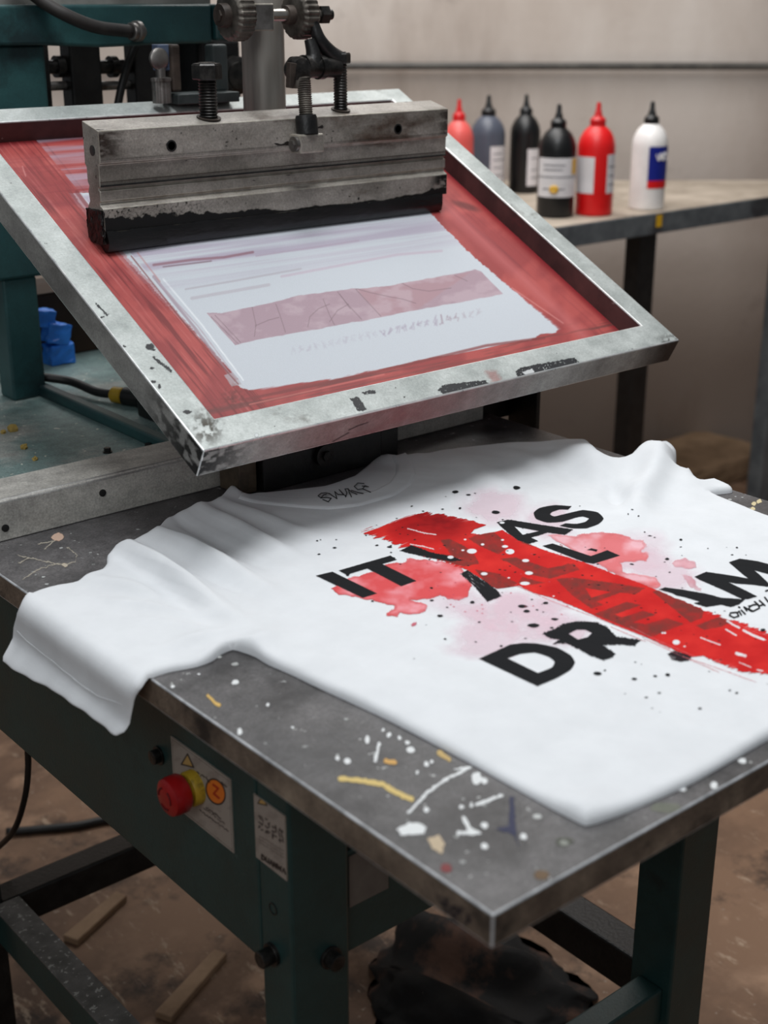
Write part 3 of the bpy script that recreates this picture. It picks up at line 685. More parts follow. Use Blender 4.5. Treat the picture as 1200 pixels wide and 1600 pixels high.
def threaded(name, base, top, r, parent, m, head=None, hm=None, pitch=.0032):
    base, top = V(base), V(top); L_ = (top-base).length; prof = []; k = 0; h_ = 0
    while h_ < L_:
        prof.append((r*(.86 if k % 2 else 1), h_)); h_ += pitch/2; k += 1
    prof.append((r*.9, L_))
    bm = B(); lathe(bm, prof, base, top-base, 24); o = obj(name, bm, m, parent, smooth=60)
    if head:
        hr, hh = head; d = (top-base).normalized(); bm = B()
        lathe(bm, [(hr*.92,0),(hr,.0015),(hr,hh-.002),(hr*.9,hh)], top-d*hh*.2, d, 6)
        lathe(bm, [(hr*.55,hh),(hr*.55,hh+.001)], top-d*hh*.2, d, 20)
        obj('bolt_head', bm, hm or m, o)
    return o
threaded('threaded_bolt', (.851,SY+.0165,1.227), (.851,SY+.0165,1.272), .0105, sq, M['bolt'], head=(.0165,.017))
threaded('threaded_bolt', (1.0355,SY+.0165,1.227), (1.0355,SY+.0165,1.283), .0085, sq, M['bolt'], head=(.0125,.012))
for xx, rr in ((.851,.0135),(1.0355,.0115)):
    bm = B(); lathe(bm, [(rr,0),(rr,.0012),(rr*.8,.0014)], (xx,SY+.0165,1.2283), (0,-.2,1), 24); obj('washer', bm, M['bar_dark'], sq)
bm = B(); box(bm, x0+.0006,x1-.0006,SY+.0022,SY+.0045,1.1664,1.1682); obj('groove_line', bm, M['black'], hb)
bm = B(); box(bm, x0+.0006,x1-.0006,SY+.0026,SY+.0045,1.1712,1.1718); obj('groove_line', bm, M['bar_dark'], hb)
# clamp block, socket and rod on the front face
cb = V((.960,SY-.012,1.198))
bm = B(); box(bm, .948,.983,SY-.020,SY+.0002,1.186,1.207); co_ = obj('clamp_block', bm, M['bar'], sq, bevel=.002, edge=M['bar_edge'])
bm = B(); cyl(bm, (.944,SY-.012,1.1965),(.9485,SY-.012,1.1965), .0085, 24); cyl(bm, (.941,SY-.012,1.1965),(.9445,SY-.012,1.1965), .0048, 6); obj('clamp_screw', bm, M['steel'], co_, smooth=30)
bm = B(); lathe(bm, [(.0125,0),(.0125,.018),(.0115,.021),(.009,.0215)], (.9655,SY-.011,1.2065), (0,.12,1), 28); obj('socket', bm, M['black'], sq, smooth=35)
threaded('threaded_rod', (.9655,SY-.009,1.226), (.9685,SY-.002,1.264), .0082, sq, M['knurl'], pitch=.0024)

# ---------------------------------------------------------------- carriage: column, knobs, link
cr = empty('squeegee_carriage', (.98,1.40,1.15), 'round steel column with two knurled knobs holding the squeegee', 'squeegee mount')
bm = B(); cyl(bm, (.981,1.40,1.218),(.981,1.40,1.62), .0255, 48); obj('column', bm, M['pole'], cr, smooth=40)
bm = B(); box(bm, .955,1.007,SY+.0335,1.375,1.180,1.222); box(bm, .960,1.002,1.372,1.425,1.180,1.218); obj('column_foot', bm, M['bar_dark'], cr, bevel=.002)
bm = B(); box(bm, .905,1.10,1.36,1.80,1.60,1.66); obj('top_arm', bm, M['teal'], cr, bevel=.004)
bm = B(); box(bm, 1.02,1.10,1.752,1.80,.8625,1.60); obj('rear_post', bm, M['teal'], cr, bevel=.004)
ky = 1.345; kz = 1.334
bm = B(); box(bm, .922,.951,ky-.012,ky+.030,kz-.0165,kz+.0125); obj('bearing_block', bm, M['steel'], cr, bevel=.0015, edge=M['bar_edge'])
bm = B(); box(bm, .93,.962,ky+.028,1.385,kz-.012,kz+.010); obj('block_arm', bm, M['bar_dark'], cr, bevel=.001)
bm = B(); cyl(bm, (.90,ky,kz),(1.03,ky,kz), .0068, 28); obj('shaft', bm, M['steel_pol'], cr, smooth=40)
def knob(xa_, xb_, R_, hub):
    bm = B(); w = xb_-xa_
    lathe(bm, [(R_*.5,-.001),(R_*.86,0),(R_*.92,.001),(R_,.004),(R_,w-.003),(R_*.93,w),(R_*.5,w+.001)], (xa_,ky,kz), (1,0,0), 96, wob=lambda i,n: 1.0 if (i//2)%2 else .955)
    o = obj('knurled_knob', bm, M['knurl'], cr, smooth=25)
    bm = B(); lathe(bm, [(hub,-.010),(hub*1.05,-.008),(hub*1.1,0)], (xa_,ky,kz), (1,0,0), 28); lathe(bm, [(hub*.55,-.0125),(hub*.55,-.010)], (xa_,ky,kz), (1,0,0), 6)
    obj('knob_hub', bm, M['bar_dark'], o, smooth=30); return o
knob(.895,.918,.0275,.012); knob(.985,1.006,.0270,.010)
bm = B(); cyl(bm, (1.022,ky,kz),(1.034,ky,kz), .011, 6); cyl(bm, (1.034,ky,kz),(1.041,ky,kz), .006, 16); obj('lock_nut', bm, M['bolt'], cr)
# link arm from right knob down to the elbow
def bar3(bm, a, b, w, t, w2=None):
    a, b = V(a), V(b); d = (b-a).normalized(); s = V((0,1,0)); q = d.cross(s).normalized(); w2 = w2 or w
    hexa(bm, [a-q*w-s*t,a+q*w-s*t,a+q*w+s*t,a-q*w+s*t,b-q*w2-s*t,b+q*w2-s*t,b+q*w2+s*t,b-q*w2+s*t])
E1 = V(ony(533,110,1.322)); K2 = V((1.000,1.330,1.318))
bm = B(); tube(bm, [(1.000,1.326,1.326),(1.006,1.322,1.307),(1.020,1.322,1.293),(1.034,1.322,1.284)], .0095, 14, rs=(.65,1.15)); tube(bm, [(.993,1.324,1.308),(.995,1.320,1.292),(.992,1.318,1.280)], .009, 12, rs=(.7,1.2))
obj('link_arm', bm, M['black'], cr, smooth=40)
bm = B(); cyl(bm, (.962,1.316,1.2785),(1.030,1.322,1.2765), .0118, 28); cyl(bm, (.978,1.3174,1.278),(.984,1.318,1.278), .0135, 28); cyl(bm, (1.0,1.3194,1.2773),(1.008,1.320,1.2772), .0135, 28); obj('elbow_barrel', bm, M['bolt'], cr, smooth=40)
bm = B(); lathe(bm, [(.004,-.012),(.0125,-.009),(.0145,-.003),(.0145,.003),(.0125,.009),(.004,.012)], (.966,1.312,1.276), (0,-1,0), 28); obj('ball_joint', bm, M['bolt'], cr, smooth=50)
bm = B(); bar3(bm, (.954,1.306,1.284),(.950,1.306,1.257), .005,.004,.003); obj('lever_tab', bm, M['bar_dark'], cr, bevel=.001)
bm = B(); lathe(bm, [(.011,0),(.0118,.004),(.0118,.012),(.009,.014)], (.9685,1.311,1.256), (0,0,1), 20); obj('rod_end', bm, M['knurl'], cr, smooth=40)

# ================================================================== UPPER REAR STRUCTURE
rs = empty('rear_gantry', (.75,1.65,.862), 'teal painted beam and column at rear of the printing press', 'machine arm')
bm = B()
pf = [(.50,1.302),(.62,1.300),(.80,1.2985),(.88,1.2945),(.95,1.296),(1.045,1.297),(1.045,1.345),(.50,1.345)]
prism(bm, pf, 1.605, 1.665, 'y'); obj('beam', bm, M['teal'], rs, bevel=.004, seg=3)
bm = B(); box(bm, 1.048,1.095,1.60,1.67,1.300,1.345); obj('beam_end', bm, M['teal'], rs, bevel=.004, seg=3)
bm = B(); box(bm, .60,1.05,1.615,1.655,1.3452,1.356); obj('top_strip', bm, mat('pale_dusty_strip', (.42,.42,.40), (.55,.55,.53), rough=.6), rs)
cxa = ony(10,500,1.62)[0]; cxb = ony(63,500,1.62)[0]
bm = B(); box(bm, .66,.808,1.615,1.665,1.02,1.30); obj('column_sleeve', bm, M['teal'], rs, bevel=.004)
bm = B(); box(bm, cxa,cxb,1.62,1.66,.8622,1.02); obj('column', bm, M['teal'], rs, bevel=.003)
def upr(u0, u1, y, z0, z1, d=.03):
    a, b = ony(u0,120,y)[0], ony(u1,120,y)[0]; bm = B(); box(bm, a,b,y,y+d,z0,z1); return bm
for u0,u1 in ((66,80),(112,160),(212,248)):
    obj('upright', upr(u0,u1,1.70,1.16,1.31), M['black'], rs, bevel=.003)
bm = B(); box(bm, .66,1.20,1.70,1.745,1.15,1.195); obj('cross_member', bm, M['black'], rs, bevel=.003)
bm = B(); box(bm, .66,1.20,1.70,1.74,1.300,1.345); obj('cross_member', bm, M['black'], rs, bevel=.003)
bm = B(); box(bm, .66,.70,1.60,1.745,1.15,1.195); obj('tie', bm, M['black'], rs)
for u0,u1 in ((80,110),(165,212)):
    a, b = ony(u0,112,1.72)[0], ony(u1,112,1.72)[0]; z = ony(u0,112,1.72)[2]
    bm = B(); cyl(bm, (a-.02,1.72,z+.006),(b+.02,1.72,z+.006), .009, 20); cyl(bm, (a+.006,1.72,z+.006),(a+.016,1.72,z+.006), .014, 20); obj('tie_rod', bm, M['bolt'], rs, smooth=30)
    bm = B(); cyl(bm, (a-.02,1.72,z-.018),(b+.02,1.72,z-.018), .006, 20); obj('tie_rod', bm, M['steel'], rs, smooth=30)
bm = B(); box(bm, ony(318,120,1.66)[0], ony(384,120,1.66)[0], 1.67,1.74,1.16,1.30); obj('gearbox', bm, M['black'], rs, bevel=.006)
gc = ony(368,118,1.665); bm = B(); lathe(bm, [(.026,0),(.026,.008),(.018,.012),(.018,.016),(.008,.018)], (gc[0],1.67,gc[2]), (0,-1,0), 36); obj('gear_cap', bm, M['bolt'], rs, smooth=30)
# screen holder bracket on the back rail
br = empty('screen_clamp', S(.30,SL-.014,0), 'grey green clamp bracket with round screw gripping the screen top rail', 'clamp')
bm = B(); P0 = S(.30,SL-.020,.0002)
box(bm, .985,1.008,1.515,1.535,1.2415,1.298); obj('bracket_body', bm, M['bracket'], br, bevel=.003)
bm = B(); xa_, xb_ = ony(246,70,1.50)[0], ony(264,70,1.50)[0]; box(bm, xa_,xb_,1.500,1.514,1.270,1.300); obj('blue_plate', bm, M['blue_plate'], br, bevel=.001)
bm = B(); xa_, xb_ = ony(264,90,1.50)[0], ony(279,90,1.50)[0]; box(bm, xa_,xb_,1.495,1.516,1.245,1.300); obj('dark_plate', bm, M['bar_dark'], br, bevel=.003)
sc_ = ony(249,92,1.497); bm = B(); lathe(bm, [(.0125,0),(.0125,.004),(.010,.006),(.003,.0065)], (sc_[0],1.500,sc_[2]), (0,-1,0), 32); cyl(bm, (sc_[0],1.500,sc_[2]),(sc_[0]+.02,1.52,sc_[2]), .006,12); obj('round_screw', bm, M['steel'], br, smooth=35)
kc = ony(254,145,1.498)
bm = B(); lathe(bm, [(.0115,-.015),(.0115,.010),(.0125,.0105),(.0125,.014),(.008,.015)], (kc[0],1.500,kc[2]+.003), (0,0,1), 60, wob=lambda i,n: 1.0 if (i//2)%2 else .96); lathe(bm, [(.006,.012),(.006,.028)], (kc[0],1.500,kc[2]+.003), (0,0,1), 16); obj('knurled_nut', bm, M['steel'], br, smooth=25)
bm = B(); box(bm, .915,1.005,1.488,1.53,1.2305,1.2425); obj('clamp_jaw', bm, M['bracket'], br, bevel=.001)
# hose on the gantry
hs = empty('air_hose', ony(215,50,1.59), 'dusty black hose arching into a steel fitting on the teal beam', 'hose')
bm = B(); tube(bm, [ony(20,-40,1.60),ony(58,-4,1.60),ony(100,22,1.58),ony(150,42,1.575),ony(204,49,1.575)], .0078, 16); obj('hose_tube', bm, M['hose'], hs, smooth=True)
p = ony(204,49,1.575); bm = B(); lathe(bm, [(.009,0),(.0105,.001),(.0105,.006),(.009,.0065),(.0125,.008),(.0125,.014),(.009,.015)], p, (.95,.25,0), 30); tube(bm, [p+np.array([.012,.003,0]), p+np.array([.02,.012,-.001]), p+np.array([.024,.031,-.002])], .009, 14); obj('hose_fitting', bm, M['steel'], hs, smooth=30)
bc = tag(obj('gantry_cable', (lambda b: (tube(b, [ony(212,70,1.692),ony(200,100,1.69),ony(190,135,1.69),ony(182,175,1.69),ony(176,200,1.69)], .0055, 12), b)[1])(B()), M['rubber'], None, smooth=True), 'black cable hanging between the dark uprights behind the screen', 'cable')
# things on the deck
cbx = empty('cardboard_box', (.95,1.86,.862), 'dark brown cardboard box standing at the back of green deck', 'box')
bm = B(); box(bm, .80,1.12,1.80,1.92,.8622,.955); obj('carton', bm, M['brown'], cbx, bevel=.002)
bm = B(); hexa(bm, [(.80,1.80,.955),(1.12,1.80,.955),(1.12,1.858,.957),(.80,1.858,.957),(.80,1.80,.957),(1.12,1.80,.957),(1.12,1.858,.959),(.80,1.858,.959)]); obj('flap', bm, M['brown'], cbx)
def blob_box(name, c, sx, sy, sz, m, rot=0, j=.003, seed=0):
    bm = B(); box(bm, -sx,sx,-sy,sy,-sz,sz); bmesh.ops.subdivide_edges(bm, edges=bm.edges, cuts=3, use_grid_fill=True)
    r = random.Random(seed)
    for vv in bm.verts: vv.co += V((r.uniform(-j,j),r.uniform(-j,j),r.uniform(-j,j)))
    bmesh.ops.rotate(bm, verts=bm.verts, cent=(0,0,0), matrix=__import__('mathutils').Matrix.Rotation(rot,3,'Y'))
    bmesh.ops.translate(bm, verts=bm.verts, vec=c); return obj(name, bm, m, None, bevel=.002)
q = ony(96,570,1.76)
tag(blob_box('blue_block', (q[0],1.765,.8765), .019,.014,.0145, M['blue'], 0, .0016, 3), 'lower bright blue plastic block on the green deck by the teal column', 'block')
tag(blob_box('blue_block', (q[0]-.002,1.765,.9065), .017,.013,.0145, M['blue'], .25, .0016, 4), 'bright blue block tilted on top of the lowest blue one', 'block')
q2 = ony(75,535,1.76)
tag(blob_box('blue_block', (q2[0]-.005,1.768,.931), .019,.013,.0115, M['blue'], .15, .0014, 5), 'topmost of the stacked blue plastic blocks near the brown box', 'block')
dc = empty('deck_cable', (.82,1.51,.862), 'black cable with a yellow connector lying across the green deck', 'cable')
pts = [onz(-40,575,.875),onz(20,579,.878),onz(60,588,.883),onz(110,596,.878),onz(150,612,.873)]
e = onz(176,616,.873)
bm = B(); tube(bm, pts+[e], .0058, 12); obj('cable_sleeve', bm, M['rubber'], dc, smooth=True)
dn = V(e-pts[-1]).normalized(); bm = B(); lathe(bm, [(.009,0),(.0105,.002),(.0105,.016),(.008,.018)], e, dn, 24); obj('yellow_connector', bm, M['yellow_pl'], dc, smooth=30)
bm = B(); ep = V(e)+dn*.018; lathe(bm, [(.009,0),(.012,.002),(.012,.03),(.008,.032)], ep, dn, 24); obj('plug', bm, M['black'], dc, smooth=30)
vb = empty('valve_block', (.835,1.43,.862), 'small black valve block on the deck under the frame', 'block')
bm = B(); box(bm, .815,.875,1.40,1.46,.8622,.892); obj('body', bm, M['black'], vb, bevel=.003)
bm = B(); cyl(bm, (.835,1.43,.892),(.835,1.43,.905),.010,20); obj('cap', bm, M['bolt'], vb)

# ================================================================== T-SHIRT
XE = .4735-.003
def bump(x, y):
    def g(cx, cy, sx, sy, a, rot=0):
        c, s = math.cos(rot), math.sin(rot); dx = x-cx; dy = y-cy
        p = dx*c+dy*s; q_ = -dx*s+dy*c
        return a*np.exp(-(p/sx)**2-(q_/sy)**2)
    h = 0
    for G in BUMPS: h = h + g(*G)
    return h
def w2(u, v, z=T+.01): p = onz(u, v, z); return p[0], p[1]
def ridge(u0, v0, u1, v1, wid, amp, z=T+.01):
    a = w2(u0,v0,z); b = w2(u1,v1,z); l = math.hypot(b[0]-a[0], b[1]-a[1])
    return ((a[0]+b[0])/2, (a[1]+b[1])/2, l/2, wid, amp, math.atan2(b[1]-a[1], b[0]-a[0]))
BUMPS = [
    (1.165,.950,.045,.060,.028,0), ridge(700,700,820,790,.02,.005), ridge(960,780,1120,850,.014,.003), ridge(930,770,1080,790,.010,-.003),  
    ridge(1045,690,990,768,.016,.016,T+.03), ridge(895,690,975,752,.018,.014,T+.02), ridge(840,700,930,745,.012,-.005,T+.02),
    ridge(950,712,975,765,.010,-.012,T+.03), ridge(1085,735,1060,775,.018,.004,T+.01), ridge(800,700,880,735,.016,.006),
    ridge(345,770,215,800,.03,.010), ridge(610,712,660,700,.028,.008), ridge(362,757,375,775,.010,.008), ridge(600,710,612,720,.010,.006),
    ridge(180,838,345,945,.010,.017), ridge(200,865,310,955,.012,-.010), ridge(240,822,400,905,.008,.013), ridge(222,838,370,915,.006,-.010), ridge(300,785,450,860,.010,.010), ridge(272,803,420,885,.007,-.009), ridge(330,775,480,830,.009,.006),
    ridge(130,895,270,925,.010,.006), ridge(150,930,340,955,.007,.004), ridge(240,1010,370,975,.009,.005), ridge(200,960,330,975,.006,.002), ridge(420,1000,640,1090,.012,.002),
    ridge(330,1022,375,1003,.012,.010), ridge(362,1000,420,1035,.010,.009), ridge(380,1010,440,980,.012,.005), ridge(350,1015,385,1015,.007,-.008),
    ridge(420,1040,600,1120,.012,.003), ridge(650,1000,760,1180,.03,.002), ridge(500,790,700,850,.03,-.002), ridge(880,1262,930,1240,.014,.003),
]
FR, FM = .013, math.radians(82)
def drape(s, y):
    """s metres past the table edge -> x, z and normal"""
    ph = np.clip(s/FR, 0, FM); ex = np.maximum(s-FR*FM, 0)
    e1 = np.minimum(ex, .024); e2 = ex-e1; F2 = math.radians(52)
    x = XE - FR*np.sin(ph) - e1*math.cos(FM) - e2*math.cos(F2)
    z = T + .001 - FR*(1-np.cos(ph)) - e1*math.sin(FM) - e2*math.sin(F2)
    return x, z, -np.sin(ph), np.cos(ph)
def px_hang(u, v):
    best = None
    for s in np.linspace(0, .13, 400):
        x, z, _, _ = drape(s, 0); p = onx(u, v, x)
        e = abs(p[2]-z)
        if best is None or e < best[0]: best = (e, s, p[1])
    return XE-best[1], best[2]
OUT = []
def op(u, v, far):
    z = T
    for _ in range(6):
        p = onz(u, v, z); z = T + far*(.006+max(0, bump(p[0], p[1])))
    OUT.append((p[0], p[1]))
def oh(u, v): OUT.append(px_hang(u, v))
for q in ((7,1033),(16,1010),(24,980),(35,950)): oh(*q)
oh(44,933)
for q in ((63,917),(91,910),(119,904),(136,892),(157,886),(166,875),(167,862),(178,847),(192,840),(210,837),(238,821),(259,805),(292,787),(333,773),(362,756),(380,764),(400,766),(440,763),(505,757),(550,742),(575,722),(590,707),(610,707),(640,704),(715,697),(790,689),(840,688),(895,685),(920,686),(945,701),(980,699),(1025,689),(1045,687),(1057,697),(1060,720),(1080,726),(1092,744)): op(*q, 1)
for q in ((1115,752),(1142,762),(1144,768),(1120,771),(1112,773),(1200,811)): op(*q, .3)
OUT += [(1.136,.70),(1.128,.62),(1.125,.55)]
hz = onz(1200,1158,T); OUT += [(1.122,.487),(1.05,.4855),(.95,.485)]
OUT.append((hz[0],hz[1]))
for q in ((1083,1225),(984,1269),(932,1288),(914,1291),(897,1283),(862,1265),(792,1226),(733,1193),(646,1147),(593,1120),(500,1077),(455,1055),(420,1040),(400,1028),(385,1022),(364,1016),(345,1024),(332,1034),(308,1043),(266,1051),(238,1060)): op(*q, 0)
for q in ((224,1075),(212,1094),(206,1122),(196,1143),(185,1149),(175,1145),(133,1111),(87,1080),(52,1062)): oh(*q)
OUT = [(float(a), float(b)) for a, b in OUT]
def resample(poly, step, closed=True):
    out = []; n = len(poly)
    for i in range(n if closed else n-1):
        p0, p1, p2, p3 = (np.array(poly[(i+k) % n if closed else min(max(i+k,0),n-1)]) for k in (-1,0,1,2))
        k = max(1, int(np.hypot(*(p2-p1))/step))
        for j in range(k):
            t = j/k
            c = .5*((2*p1)+(p2-p0)*t+(2*p0-5*p1+4*p2-p3)*t*t+(3*p1-p0-3*p2+p3)*t**3)
            l = p1+(p2-p1)*t; out.append(tuple(.55*c+.45*l))
    if not closed: out.append(tuple(poly[-1]))
    return out
OUTR = resample(OUT, .004)
def hshirt(x, y, d=None, full=True):
    """height of the cloth above its carrier; d: distance inside the outline"""
    base = .0055 + .0016*(fbm(x*14, y*14)-.5)*2 + .0010*(fbm(x*30+y*20, y*8)-.5)*2
    b = bump(x, y); h_ = base + b + .0035*np.exp(-((x-.86)/.3)**2-((y-.8)/.25)**2)
    h_ = np.maximum(h_, .002)
    if d is not None:
        r_ = .007 + np.clip(b,0,.03)*.45
        t = np.clip(d/r_, 0, 1); h_ = h_*np.sqrt(np.clip(1-(1-t)**2, 0, 1)) + .0003
        # sewn hem lines: bottom hem, sleeve hem
    return h_
def shirt_pos(x, y, d=None, extra=0.0):
    h_ = hshirt(x, y, d) + extra
    s = XE - x; px, pz, nx, nz = drape(np.maximum(s,0), y)
    ripple = np.clip((s-.015)/.04,0,1)*(.0006*np.sin(y*190)+.0008*np.sin(y*61+1))
    hang = s > 0; hh = np.where(hang, h_*(1-.75*np.clip(s/.03,0,1))+.0012+ripple, h_)
    X = np.where(hang, px + nx*hh, x); Zv = np.where(hang, pz + nz*hh, T + hh)
    return X, y, Zv
def cdt_mesh(name, poly, step, posfn, m, parent):
    P = np.array(poly); xs = np.arange(P[:,0].min(), P[:,0].max(), step); ys = np.arange(P[:,1].min(), P[:,1].max(), step)
    gx, gy = np.meshgrid(xs, ys, indexing='ij'); gx = gx.ravel(); gy = gy.ravel()
    sd = sdpoly(gx, gy, poly, 1); k = sd < -step*.45
    pts = [V(p) for p in poly] + [V((a,b)) for a,b in zip(gx[k], gy[k])]
    # extra rows close to the edge so the rounded rim is smooth
    res = geometry.delaunay_2d_cdt(pts, [(i, (i+1) % len(poly)) for i in range(len(poly))], [], 0, 1e-6, False)
    vv = np.array([tuple(p) for p in res[0]]); fa = np.array([tuple(f) for f in res[2]]); cc = vv[fa].mean(1)
    fs = [tuple(int(i) for i in f) for f in fa[sdpoly(cc[:,0], cc[:,1], poly, 1) < 0]]
    d = np.maximum(-sdpoly(vv[:,0], vv[:,1], poly, 1), 0)
    X, Y, Zv = posfn(vv[:,0], vv[:,1], d)
    me = bpy.data.meshes.new(name); me.from_pydata(list(zip(X.tolist(),Y.tolist(),Zv.tolist())), [], fs); me.update()
    return finish(name, me, m, parent, True)
def rim_poly(poly, ds):   # inset copies of the outline used as extra sample points
    P = np.array(poly); nxt = np.roll(P,-1,0); prv = np.roll(P,1,0); t = nxt-prv; t /= np.linalg.norm(t,axis=1)[:,None]+1e-9
    nrm = np.stack([-t[:,1], t[:,0]],1); area = .5*np.sum(P[:,0]*nxt[:,1]-nxt[:,0]*P[:,1])
    if area < 0: nrm = -nrm
    return [P+nrm*d for d in ds]
ts = empty('t_shirt', (.85,.83,T), 'white cotton t-shirt with red brush stroke print and black lettering', 't-shirt')
def cdt_shirt():
    poly = OUTR; P = np.array(poly); step = .0048
    xs = np.arange(P[:,0].min(), P[:,0].max(), step); ys = np.arange(P[:,1].min(), P[:,1].max(), step)
    gx, gy = np.meshgrid(xs, ys, indexing='ij'); gx = gx.ravel(); gy = gy.ravel()
    sd = sdpoly(gx, gy, poly, 1); k = sd < -.0075; gx, gy = gx[k], gy[k]
    ex = []
    for rp, dd in zip(rim_poly(poly, (.0006,.0018,.0038,.0062)), (.0006,.0018,.0038,.0062)):
        s2 = -sdpoly(rp[:,0], rp[:,1], poly, 1); ex.append(rp[s2 > dd*.8])
    ex = np.concatenate(ex)
    pts = [V(p) for p in poly] + [V((a,b)) for a,b in zip(gx,gy)] + [V(p) for p in ex]
    res = geometry.delaunay_2d_cdt(pts, [(i, (i+1) % len(poly)) for i in range(len(poly))], [], 0, 1e-6, False)
    vv = np.array([tuple(p) for p in res[0]]); fa = np.array([tuple(f) for f in res[2]]); cc = vv[fa].mean(1)
    fs = [tuple(int(i) for i in f) for f in fa[sdpoly(cc[:,0], cc[:,1], poly, 1) < 0]]
    d = np.maximum(-sdpoly(vv[:,0], vv[:,1], poly, 1), 0)
    X, Y, Zv = shirt_pos(vv[:,0], vv[:,1], d)
    me = bpy.data.meshes.new('shirt_body'); me.from_pydata(list(zip(X.tolist(),Y.tolist(),Zv.tolist())), [], fs); me.update()
    return finish('shirt_body', me, M['cloth'], ts, True)
body = cdt_shirt()
# front collar band
inner_c = [(378,769),(400,773),(440,779),(490,780),(540,777),(580,771),(606,758),(618,742),(618,726),(612,714)]
outer_c = [(634,707),(645,722),(650,742),(641,760),(615,777),(565,792),(515,797),(465,795),(405,788),(372,778)]
def to_xy(u, v, ex=.006):
    z = T+ex
    for _ in range(6):
        p = onz(u, v, z); z = T+ex+max(0,bump(p[0],p[1]))
    return (float(p[0]), float(p[1]))
cpoly = resample([to_xy(*q) for q in inner_c], .004, False) + resample([to_xy(*q) for q in outer_c], .004, False)
def collar_pos(x, y, d): 
    return shirt_pos(x, y, None, .0002+.0024*np.sqrt(np.clip(1-(1-np.clip(d/.004,0,1))**2,0,1)))
cdt_mesh('collar', cpoly, .0022, collar_pos, M['cloth'], ts)
# stitched hem ridges
def seam(name, px, far=1, w=.0009):
    P_ = [to_xy(*q) for q in px]; P_ = resample(P_, .004, False); a = np.array(P_); X, Y, Zv = shirt_pos(a[:,0], a[:,1], None, .0001)
    bm = B(); pts = list(zip(X,Y,Zv)); vs = []
    for i, p in enumerate(pts):
        d = V(pts[min(i+1,len(pts)-1)])-V(pts[max(i-1,0)]); q_ = V((-d.y,d.x,0)).normalized()*w
        vs.append([bm.verts.new(V(p)-q_), bm.verts.new(V(p)+V((0,0,w*.6))), bm.verts.new(V(p)+q_)])
    for A_, B_ in zip(vs, vs[1:]):
        bm.faces.new([A_[0],B_[0],B_[1],A_[1]]); bm.faces.new([A_[1],B_[1],B_[2],A_[2]])
    return obj(name, bm, M['cloth'], ts, smooth=True)

_h = [px_hang(*q) for q in ((31,985),(60,1012),(110,1052),(155,1085),(196,1100))]
_h = resample(_h, .004, False); _a = np.array(_h); _X, _Y, _Z = shirt_pos(_a[:,0], _a[:,1], None, -.0002)
bm = B(); tube(bm, list(zip(_X, _Y, _Z))[::3], .0006, 6); obj('sleeve_hem_seam', bm, M['cloth'], ts, smooth=True)
